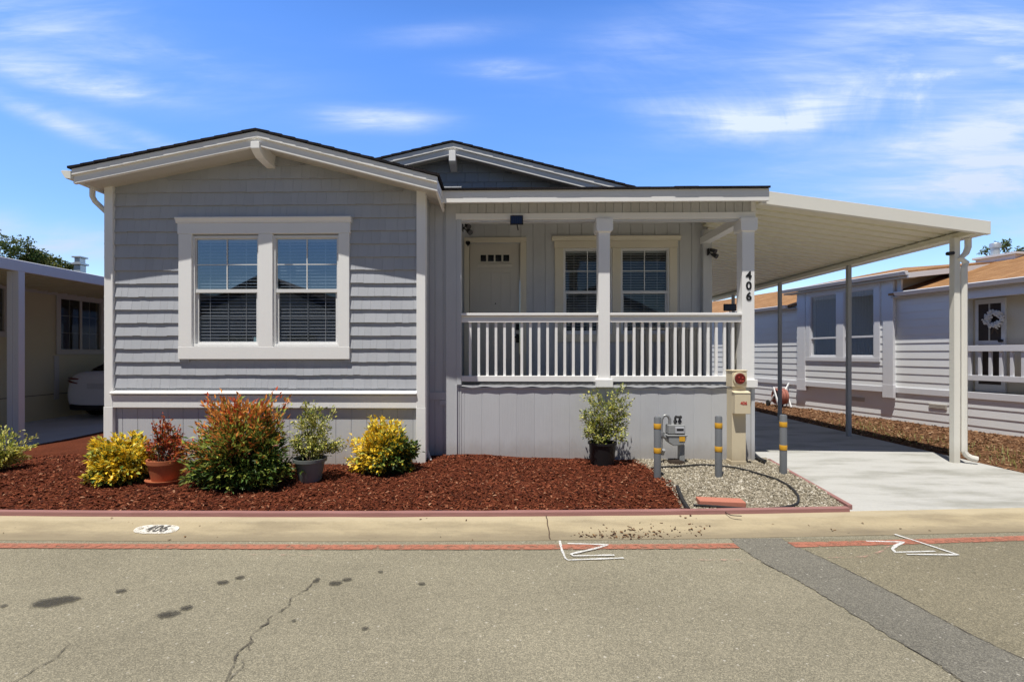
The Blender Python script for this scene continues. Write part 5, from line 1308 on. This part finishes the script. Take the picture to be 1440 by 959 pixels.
# ------------------------------------------------------------------ utilities
def bollard(px, py, top, label):
    g = G(px, py, bedz(*G(px, py, .13).xy)); t = thing('bollard', g, label, 'bollard', 'gray utility bollards with yellow bands')
    zt = WZ(px, top, g.y); r = .041
    mb = MB(); mb.lathe([(r, -.1), (r, zt - g.z - .012), (r * .8, zt - g.z)], g, 20); mb.build('post', M['bollard'], t, smooth=True)
    return t, g, zt, r
def bands(t, g, zt, r, ys, px):
    for y in ys:
        z = WZ(px, y, g.y); mb = MB(); mb.lathe([(r + .002, -.031), (r + .0025, -.03), (r + .0025, .03), (r + .002, .031)], (g.x, g.y, z), 20); mb.build('band', M['yellow'], t, smooth=True)
for px, py, top, ys, lb in ((924.5, 671, 586, (599, 633), 'gray bollard with yellow bands left of the gas meter'), (1010.5, 670, 585, (598, 631), 'gray bollard with yellow bands between gas meter and tan pedestal'), (1101.5, 665, 583, (596.5, 629), 'gray bollard with yellow bands at the driveway edge, apart from the meter')):
    bands(*bollard(px, py, top, lb), ys, px)
# pedestal
YPd = 6.60; g = W(1038, 656, YPd); pz = .10
pd = thing('utility_pedestal', (W(1038, 600, YPd).x, YPd, pz), 'tan metal utility pedestal with round red window, in front of the porch corner', 'utility pedestal')
x5p = lambda zx: WX(900 + zx / 5.33, YPd); z5p = lambda zy: WZ(1038, 500 + zy / 5.33, YPd)
mb = MB(); mb.box(x5p(690), x5p(795), YPd, YPd + .16, pz - .05, z5p(240)); mb.box(x5p(686), x5p(799), YPd - .004, YPd + .165, pz - .05, z5p(790)); mb.build('column', M['pedestal'], pd, bevel=.006)
mb = MB(); mb.box(x5p(686), x5p(797), YPd - .02, YPd + .165, z5p(236), z5p(120)); mb.box(x5p(682), x5p(801), YPd - .026, YPd + .17, z5p(119), z5p(108)); mb.build('meter_head', M['pedestal'], pd, bevel=.008)
mb = MB(); cxm, czm = x5p(741), z5p(172)
mb.tube([(cxm, YPd - .019, czm), (cxm, YPd - .035, czm)], .090, 32); mb.build('meter_ring', M['pedestal'], pd, bevel=.004)
mb = MB(); mb.tube([(cxm, YPd - .034, czm), (cxm, YPd - .05, czm)], [.072, .064], 32)
gm = mb.build('meter_glass', paint('deep red reflector', (.16, .012, .012), .12, .5, (25, 25, 25), .0, spec=.7), pd, smooth=True)
mb = MB()
for dx_, dz_ in ((-.02, .02), (.025, .012), (.0, -.028), (.03, -.03)): mb.box(cxm + dx_ - .010, cxm + dx_ + .010, YPd - .0525, YPd - .0505, czm + dz_ - .008, czm + dz_ + .008)
mb.build('meter_dial', M['red_text'], gm)
mb = MB(); mb.box(x5p(690), x5p(806), YPd - .085, YPd - .0005, z5p(432), z5p(275)); mb.prism([(YPd - .095, z5p(276)), (YPd - .0, z5p(276)), (YPd - .0, z5p(262))], 'x', x5p(686), x5p(810)); bx_ = mb.build('breaker_box', M['pedestal'], pd, bevel=.006)
tv, tf = text_mesh('406', .060, .0006, .002); q = W(900 + 754 / 5.33 + 41 - 41, 566.3, YPd - .088); cxl = x5p(754); czl = z5p(353)
mb = MB(); mb.add([(cxl + v.x * .95, YPd - .0875 - v.z, czl + v.y) for v in tv], tf); mb.build('lot_number', M['red_text'], bx_)
# gas meter
YM = 6.66; xm = lambda zx: WX(900 + zx / 5.33, YM); zm = lambda zy: WZ(950, 500 + zy / 5.33, YM)
gmz = bedz(xm(275), YM)
mt = thing('gas_meter', (xm(275), YM, gmz), 'gray gas meter with looped pipe on a short stand in the gravel', 'gas meter')
mb = MB(); mb.box(xm(215), xm(340), YM, YM + .14, zm(590), zm(520)); mb.prism([(xm(205), zm(592)), (xm(345), zm(592)), (xm(345), zm(625)), (xm(325), zm(668)), (xm(250), zm(676)), (xm(215), zm(650))], 'y', YM - .02, YM + .16); mb.box(xm(200), xm(352), YM - .03, YM + .16, zm(604), zm(592)); mb.build('meter_body', M['meter'], mt, bevel=.012, seg=3)
mb = MB(); mb.box(xm(262), xm(330), YM - .025, YM - .0005, zm(582), zm(535)); ic = mb.build('index_cover', M['meter_label'], mt, bevel=.005)
mb = MB(); mb.box(xm(270), xm(322), YM - .028, YM - .0255, zm(560), zm(545)); mb.build('dial_window', M['black'], ic)
mb = MB(); mb.box(xm(290), xm(333), YM - .026, YM - .0205, zm(640), zm(600)); mb.build('yellow_tag', M['yellow'], mt)
mb = MB()
for xx in (278, 312): mb.tube([(xm(xx), YM + .07, zm(522)), (xm(xx), YM + .07, zm(470)), (xm(xx + 4), YM + .05, zm(458))], .016, 8); mb.tube([(xm(xx) - .02, YM + .07, zm(500)), (xm(xx) + .02, YM + .07, zm(500))], .02, 8)
mb.bar((xm(275), YM + .04, zm(462)), (xm(322), YM + .05, zm(466)), .02, .03); mb.build('valve', M['dark_metal'], mt, smooth=True)
mb = MB(); mb.tube([(xm(232), YM + .05, zm(525)), (xm(232), YM + .05, zm(480)), (xm(222), YM + .05, zm(458)), (xm(204), YM + .05, zm(450)), (xm(186), YM + .05, zm(456)), (xm(172), YM + .05, zm(480)), (xm(168), YM + .05, zm(530)), (xm(168), YM + .05, zm(700))], .020, 10); mb.tube([(xm(168), YM + .05, zm(700)), (xm(158), YM + .05, zm(740)), (xm(155), YM + .05, gmz - .05)], .018, 8); mb.build('pipe', M['pipe'], mt, smooth=True)
mb = MB(); mb.tube([(xm(168), YM + .05, zm(575)), (xm(168), YM + .05, zm(605))], .036, 8); mb.tube([(xm(150), YM + .05, zm(590)), (xm(215), YM + .05, zm(625))], .026, 8); mb.tube([(xm(178), YM + .0, zm(705)), (xm(178), YM + .06, zm(745))], .022, 8); mb.build('union', M['pipe'], mt, smooth=True)
mb = MB(); mb.box(xm(304), xm(342), YM + .03, YM + .12, gmz - .05, zm(672)); mb.build('stand', M['meter'], mt, bevel=.005)
mb = MB(); q = [(xm(230), gmz), (xm(345), gmz + .0)]; mb.lathe([(.13, -.02), (.10, .03), (.02, .05)], (xm(285), YM + .07, gmz), 12); mb.build('base_mound', M['soil'], mt)
# hoses, brick
def hose(pp, r, label, zo=.0, name='garden_hose'):
    P = [G(x, y, .15) for x, y in pp]; P = [Vector((p.x, p.y, bedz(p.x, p.y) + r + zo + .008)) for p in P]
    out = []
    for i in range(len(P) - 1):                         # Catmull-Rom
        p0, p1, p2, p3 = P[max(i - 1, 0)], P[i], P[i + 1], P[min(i + 2, len(P) - 1)]
        for k in range(6):
            t = k / 6; out.append(.5 * ((2 * p1) + (p2 - p0) * t + (2 * p0 - 5 * p1 + 4 * p2 - p3) * t * t + (3 * p1 - p0 - 3 * p2 + p3) * t ** 3))
    out.append(P[-1]); mb = MB(); mb.tube(out, r, 8); o = mb.build(name, M['rubber'], smooth=True); tag(o, label, 'hose'); return o
c6 = lambda L_: [(780 + x / 3.689, 480 + y / 3.689) for x, y in L_]
hose(c6([(500, 664), (560, 660), (640, 655), (760, 650), (860, 655), (960, 668), (1060, 690), (1150, 722), (1220, 762), (1260, 800), (1262, 828), (1230, 843), (1150, 852), (1050, 858), (930, 852), (800, 846), (720, 842)]), .011, 'thin black hose looping round the gravel past the brick paver')
hose(c6([(636, 768), (650, 800), (664, 826), (680, 846), (694, 862)]), .020, 'short thick black hose lying between red bark and gravel', .0)
hose(c6([(995, 556), (1015, 578), (1040, 604), (1062, 624), (1092, 640)]), .022, 'thick black conduit running from behind the tan pedestal to the driveway', .01, 'conduit')
hose(c6([(860, 850), (885, 868), (915, 884), (970, 888)]), .004, 'thin black wire in the gravel near the border board', 0, 'wire')
q = G(1013, 703, .17); bz = bedz(q.x, q.y)
mb = MB(); mb.box(-.215, .215, -.075, .075, -.01, .045); o = mb.build('brick_paver', M['brick_paver'], bevel=.006); o.location = (q.x, q.y, bz + .005); o.rotation_euler.z = R(-7); tag(o, 'flat red brick paver lying on the gravel', 'paver')

# ------------------------------------------------------------------ plants
class Leaves:
    def __init__(s): s.v, s.f, s.m = [], [], []
    def leaf(s, p, d, up, l, w, m, fold=.25):
        d = d.normalized(); r = d.cross(up)
        if r.length < 1e-3: r = d.orthogonal()
        r.normalize(); n_ = r.cross(d)
        k = len(s.v); mid = p + d * l * .45
        s.v += [tuple(p), tuple(mid + r * w / 2 + n_ * w * fold), tuple(p + d * l - n_ * l * .08), tuple(mid - r * w / 2 + n_ * w * fold)]
        s.f += [(k, k + 1, k + 2), (k, k + 2, k + 3)]; s.m += [m, m]
    def build(s, mats, parent, name='foliage'):
        mb = MB(); mb.v, mb.f, mb.m = s.v, s.f, s.m
        return mb.build(name, [L[k] for k in mats], parent, recalc=False)
rp = random.Random(21)
def rv(): return Vector((rp.gauss(0, 1), rp.gauss(0, 1), rp.gauss(0, 1)))
def plant(t, base, tips, mats, choose, lps, ll, lw, t0=.35, spread=.03, droop=.0, stem_r=.005, stem_mat='twig', up_bias=.5, sub=0, bow=.2, root=.05):
    lf = Leaves(); st = MB(); b = Vector(base); ctr = sum(tips, Vector()) / len(tips)
    hmax = max((p - b).z for p in tips)
    for tip in tips:
        s0 = b + Vector((rp.gauss(0, root), rp.gauss(0, root), 0)); ctl = s0.lerp(tip, .5) + Vector((rp.gauss(0, 1), rp.gauss(0, 1), 0)) * bow * .1 + Vector((0, 0, bow * (tip - s0).length * .4))
        pts = [s0 * (1 - u) ** 2 + ctl * 2 * u * (1 - u) + tip * u * u for u in (0, .25, .5, .75, 1)]
        st.tube(pts, [stem_r, stem_r * .85, stem_r * .7, stem_r * .55, stem_r * .3], 4)
        brs = [(pts, t0, lps)]
        for _ in range(sub):
            u = rp.uniform(.4, .9); p0 = s0 * (1 - u) ** 2 + ctl * 2 * u * (1 - u) + tip * u * u
            p1 = p0 + (rv() + Vector((0, 0, .6))).normalized() * (tip - s0).length * rp.uniform(.12, .28); st.tube([p0, p1], [stem_r * .5, stem_r * .2], 3); brs.append(([p0, p0.lerp(p1, .25), p0.lerp(p1, .5), p0.lerp(p1, .75), p1], .2, max(4, lps // 2)))
        for P, ta, n_ in brs:
            for i in range(n_):
                u = ta + (1 - ta) * rp.random() ** .7; f = u * 4; j = min(3, int(f)); p = P[j].lerp(P[j + 1], f - j) + rv() * spread
                ax = (P[j + 1] - P[j]).normalized(); d = ax * .6 + rv() * .55 + (p - ctr).normalized() * .5 + Vector((0, 0, up_bias - droop))
                rel = (p - b); m = choose(rel.z / hmax, rel, u)
                s_ = rp.uniform(.65, 1.25); lf.leaf(p, d, Vector((0, 0, 1)) + rv() * .4, ll * s_, lw * s_, m)
    lf.build(mats, t); st.build('stem', M[stem_mat], t, recalc=False)
def dome(base, rx, ry, h, n_, zmin=.12, power=.5, rough=.12):
    out = []
    while len(out) < n_:
        a = rp.uniform(0, 6.283); e = math.asin(rp.random() ** .8); r = rp.uniform(.72, 1.0) * (1 + rough * noise.noise(Vector((math.cos(a) * 1.6 + base[0], math.sin(a) * 1.6, e * 1.6))) * 1.6)
        z = math.sin(e) * h * r
        if z < zmin * h: z = zmin * h * rp.uniform(.6, 1.3)
        out.append(Vector((base[0] + rx * r * math.cos(e) ** power * math.cos(a), base[1] + ry * r * math.cos(e) ** power * math.sin(a), base[2] + z)))
    return out
def ground_at(px, py):
    g = G(px, py, .15); z = bedz(g.x, g.y); g = G(px, py, z); return Vector((g.x, g.y, z))
# 1 golden mound at the left corner
g = ground_at(160, 679); g.y += .1
t = thing('shrub', g, 'low rounded yellow and green shrub at the left corner of the gray house', 'shrub')
plant(t, g, dome(g, .36, .32, .56, 170), ['yellow', 'lemon', 'lime', 'green', 'dark'], lambda h, r, u: (rp.choices((0, 1, 2, 3), (7, 3, 2, 1))[0] if u > .62 and h > .15 else rp.choices((0, 2, 3, 4), (2, 3, 3, 2))[0]), 34, .056, .032, .45, .02, up_bias=.05)
# 2 terracotta pot with jade plant
g = ground_at(234, 677); s_ = g.y / 700
t = thing('potted_plant', g, 'terracotta pot holding a reddish upright succulent', 'potted plant')
mb = MB(); hh = 33 * s_; mb.lathe([(.0, .012), (17.5 * s_, .012), (23 * s_, hh * .82), (24.3 * s_, hh * .83), (24.5 * s_, hh), (22.5 * s_, hh), (21.5 * s_, hh * .9)], g, 36); pot = mb.build('pot', M['terracotta'], t, smooth=True)
mb = MB(); mb.lathe([(0, .03), (24 * s_, .03), (27 * s_, .045), (27.5 * s_, .045), (25 * s_, .0), (0, .0)], g + Vector((.02, -.01, .0)), 32); mb.build('saucer', M['terracotta'], t, smooth=True)
mb = MB(); mb.lathe([(0, hh * .88), (21.6 * s_, hh * .88)], g, 24); mb.build('soil', M['soil'], t)
b = g + Vector((0, 0, hh * .85)); tips = [b + Vector((x * s_, rp.gauss(0, .07), z * s_)) for x, z in ((-3, 66), (4, 58), (-10, 55), (10, 46), (-18, 42), (18, 40), (-24, 30), (26, 34), (32, 26), (-14, 32), (2, 42), (14, 28), (-28, 20), (22, 18), (-6, 36), (8, 34), (-20, 24), (0, 52), (-8, 22), (30, 14), (16, 20), (-30, 12))]
plant(t, b, tips, ['rust', 'red', 'orange', 'olive'], lambda h, r, u: rp.choices((0, 1, 2, 3), (6, 3, 2, 1 if h > .4 else 3))[0], 46, .034, .020, .25, .018, stem_r=.006, stem_mat='bark', sub=2, root=.05)
# 3 big red and green shrub
g = ground_at(329, 684); g.y += .15
t = thing('shrub', g, 'largest shrub, orange red on top and dark green below, under the front window', 'shrub')
tips = dome(g, .60, .48, .84, 330, rough=.2); tips += [g + Vector((rp.gauss(.12, .17), rp.gauss(0, .18), rp.uniform(.80, .97))) for _ in range(34)]
def ch3(h, r, u):
    k = h + rp.gauss(0, .10) - .12 * (r.x / .5)
    if u > .5 and k > .66: return rp.choices((0, 1, 2, 3), (2, 9, 0, 3))[0]
    if k > .36: return rp.choices((1, 2, 3, 4), (3, 1, 5, 3))[0]
    return rp.choices((3, 4, 5), (3, 5, 3))[0]
plant(t, g, tips, ['red', 'orange', 'rust', 'lime', 'green', 'dark'], ch3, 36, .066, .025, .40, .028, up_bias=.25, stem_mat='bark')
# 4 grey pot plant
g = ground_at(436, 676); s_ = g.y / 700
t = thing('potted_plant', g, 'gray plastic pot with airy upright yellow green shrub, before the house corner', 'potted plant')
mb = MB(); hh = 33 * s_; mb.lathe([(0, 0), (14.5 * s_, 0), (15.5 * s_, .02), (20.5 * s_, hh * .86), (23 * s_, hh * .86), (23.5 * s_, hh), (22 * s_, hh), (20.5 * s_, hh * .88)], g, 32); mb.build('pot', M['pot_gray'], t, smooth=True)
mb = MB(); mb.lathe([(0, hh * .9), (20.6 * s_, hh * .9)], g, 24); mb.build('soil', M['soil'], t)
b = g + Vector((0, 0, hh * .88)); tips = [b + Vector((x * s_ + rp.gauss(0, .02), rp.gauss(0, .10), z * s_)) for x, z in ((0, 84), (-4, 78), (4, 74), (-10, 66), (12, 70), (22, 66), (-14, 54), (16, 54), (26, 48), (-22, 38), (34, 36), (42, 30), (-30, 26), (-20, 20), (24, 26), (36, 16), (-32, 12), (10, 40), (-8, 44), (0, 56), (18, 20), (-14, 14), (8, 24), (-26, 30), (30, 22), (20, 60), (-6, 62), (44, 24), (0, 30), (12, 12))]
tips[-1].z -= .1
plant(t, b, tips, ['cream', 'lemon', 'lime', 'olive', 'green'], lambda h, r, u: rp.choices((0, 1, 2, 3, 4), (4, 2, 4, 3, 1))[0], 52, .034, .018, .25, .022, stem_r=.005, sub=3, root=.04, up_bias=.2)
# 5 golden and green bush by the corner
g = ground_at(535, 667); g.y += .12
t = thing('shrub', g, 'golden shrub turning green on its right, by the right corner of the shingled wall', 'shrub')
tips = dome(g, .40, .34, .55, 160, rough=.35); tips += [g + Vector((rp.gauss(.0, .09), rp.gauss(0, .08), rp.uniform(.52, .64))) for _ in range(14)] + [g + Vector((rp.uniform(.25, .44), rp.gauss(0, .12), rp.uniform(.2, .42))) for _ in range(14)]
def ch5(h, r, u):
    k = h * .9 - r.x / .38 * .55 + rp.gauss(0, .16)
    if u > .5 and k > .26: return rp.choices((0, 1, 2), (8, 3, 1))[0]
    return rp.choices((0, 2, 3, 4), (1, 2, 4, 3))[0]
plant(t, g, tips, ['yellow', 'lemon', 'lime', 'green', 'dark'], ch5, 36, .054, .031, .40, .022, up_bias=.05)
# 6 black pot on the right
g = ground_at(847, 652); s_ = g.y / 700
t = thing('potted_plant', g, 'black nursery pot with forked yellow green shrub, against the porch skirting', 'potted plant')
mb = MB(); hh = 31 * s_; mb.lathe([(0, 0), (16 * s_, 0), (18.5 * s_, hh * .9), (20 * s_, hh * .9), (20 * s_, hh), (18.6 * s_, hh), (18 * s_, hh * .9)], g, 32); mb.build('pot', M['pot_black'], t, smooth=True)
mb = MB(); mb.lathe([(0, hh * .92), (18 * s_, hh * .92)], g, 24); mb.build('soil', M['soil'], t)
b = g + Vector((0, 0, hh * .9)); tips = [b + Vector((x * s_ + rp.gauss(0, .015), rp.gauss(0, .09), z * s_)) for x, z in ((-8, 78), (-12, 70), (-4, 66), (-16, 58), (22, 74), (28, 78), (36, 72), (42, 64), (30, 62), (16, 62), (-22, 46), (-26, 36), (-32, 24), (-20, 26), (-8, 40), (10, 46), (26, 44), (36, 46), (34, 32), (22, 26), (12, 28), (-6, 20), (-30, 14), (-14, 10), (28, 14), (4, 14), (-14, 44), (4, 54), (40, 54), (-2, 30))]
plant(t, b, tips, ['cream', 'lemon', 'lime', 'olive', 'green'], lambda h, r, u: rp.choices((0, 1, 2, 3, 4), (3, 2, 5, 4, 2))[0], 52, .036, .019, .25, .022, stem_r=.005, sub=3, root=.04, up_bias=.2)
# 7 bush cut by the left edge
g = ground_at(-16, 664); g.y += .05
t = thing('shrub', g, 'pale green shrub in the bark, cut off by the left edge of the view', 'shrub')
tips = [g + Vector((rp.gauss(0, .16), rp.gauss(0, .13), rp.uniform(.1, .55))) for _ in range(50)] + [g + Vector((rp.uniform(.1, .33), rp.gauss(0, .1), rp.uniform(.12, .34))) for _ in range(22)]
plant(t, g, tips, ['cream', 'lemon', 'lime', 'olive', 'green'], lambda h, r, u: rp.choices((0, 1, 2, 3, 4), (3, 5, 5, 1, 1))[0], 34, .046, .022, .35, .02)
# low rock/sprout by the pedestal
# trees beyond
def tree(px, pybase, pytop, Y, rad, label, seed, crown_n=700, mats=('tree', 'dark', 'olive')):
    b = W(px, 497, Y); zt = WZ(px, pytop, Y); t = thing('tree', (b.x, Y, 0), label, 'tree', 'trees beyond the left neighbour')
    r_ = random.Random(seed); mb = MB(); mb.tube([(b.x, Y, -.05), (b.x + .1, Y, zt * .4), (b.x, Y + .1, zt * .8)], [.22, .15, .05], 8)
    for i in range(7):
        a = r_.uniform(0, 6.28); z = zt * r_.uniform(.4, .75); mb.tube([(b.x, Y, z), (b.x + rad * .7 * math.cos(a), Y + rad * .7 * math.sin(a), z + rad * .8)], [.06, .015], 5)
    mb.build('trunk', M['bark'], t, smooth=True)
    lf = Leaves(); cl = [Vector((b.x + rad * r_.uniform(-1, 1), Y + rad * r_.uniform(-1, 1), zt - rad * r_.uniform(.1, 1.7))) for _ in range(26)] + [Vector((b.x + rad * r_.uniform(-.3, .3), Y, zt - rad * .15))]
    for c in cl:
        cm = r_.randrange(3)
        for _ in range(crown_n // 14):
            p = c + Vector((r_.gauss(0, 1), r_.gauss(0, 1), r_.gauss(0, .8))) * rad * .20; lf.leaf(p, rv(), rv(), .15, .08, cm if r_.random() < .7 else r_.randrange(3))
    lf.build(list(mats), t, 'crown')
tree(-2, 365, 332, 25, .85, 'tallest leafy tree beyond the left awning, at the edge of the view', 1, 1000)
tree(42, 368, 347, 26, .5, 'small round leafy tree beyond the left awning, second from the edge', 2, 900)
tree(66, 372, 361, 28, .45, 'low leafy treetop showing over the left awning between round tree and roof vent', 3, 600)
tree(93, 376, 369, 28, .42, 'lowest treetop showing over the left awning next to the roof vent', 4, 500)
# bare branches behind the right chimney
b = W(1412, 497, 22); zt = WZ(1412, 340, 22); t = thing('tree', (b.x, 22, 0), 'sparse twiggy tree behind the white chimney box of the pale neighbour home', 'tree')
mb = MB(); r_ = random.Random(4); mb.tube([(b.x, 22, 0), (b.x + .1, 22, zt - 1.2)], [.18, .1], 8); lf = Leaves()
def grow(p, d, l, r, k):
    q = p + d * l; mb.tube([p, p.lerp(q, .5) + Vector((r_.gauss(0, .04), 0, r_.gauss(0, .04))), q], [r, r * .8, r * .6], 5)
    if k == 0:
        for _ in range(5): lf.leaf(q + Vector((r_.gauss(0, .06), r_.gauss(0, .06), r_.gauss(0, .06))), rv(), rv(), .12, .06, 0)
        return
    for _ in range(3): grow(q, (d + Vector((r_.gauss(0, .6), r_.gauss(0, .5), r_.gauss(.1, .3)))).normalized(), l * .66, r * .6, k - 1)
for a in (-.7, 0, .7): grow(Vector((b.x + .1, 22, zt - 1.3)), Vector((a, 0, .7)).normalized(), .55, .05, 3)
mb.build('trunk', M['bark'], t, smooth=True); lf.build(['tree'], t, 'crown')

# ------------------------------------------------------------------ houses across the street, behind the viewpoint (they show in the window glass)
for i, x in enumerate((-19.0, -11.2, -3.2, 5.2)):
    t = thing('house', (x, -12, 0), 'house across the street seen only as a dark roofline mirrored in the window glass', 'house', 'houses across the street')
    mb = MB(); mb.box(x - 3.4, x + 3.4, -20, -10.5, 0, 3.4); mb.prism([(x - 3.4, 3.401), (x + 3.4, 3.401), (x, 5.0)], 'y', -19, -10.52); mb.build('wall', M['opp_wall'], t)
    mb = MB(); mb.prism([(x - 3.9, 3.55), (x, 5.35), (x + 3.9, 3.55), (x + 3.9, 3.40), (x, 5.2), (x - 3.9, 3.40)], 'y', -20.5, -10.0); mb.build('roof', M['shingle_opp'], t)
    for dx_ in (-1.6, 1.6):
        mb = MB(); mb.box(x + dx_ - .7, x + dx_ + .7, -10.49, -10.42, 1.1, 2.5); mb.build('window', M['car_glass'], t)
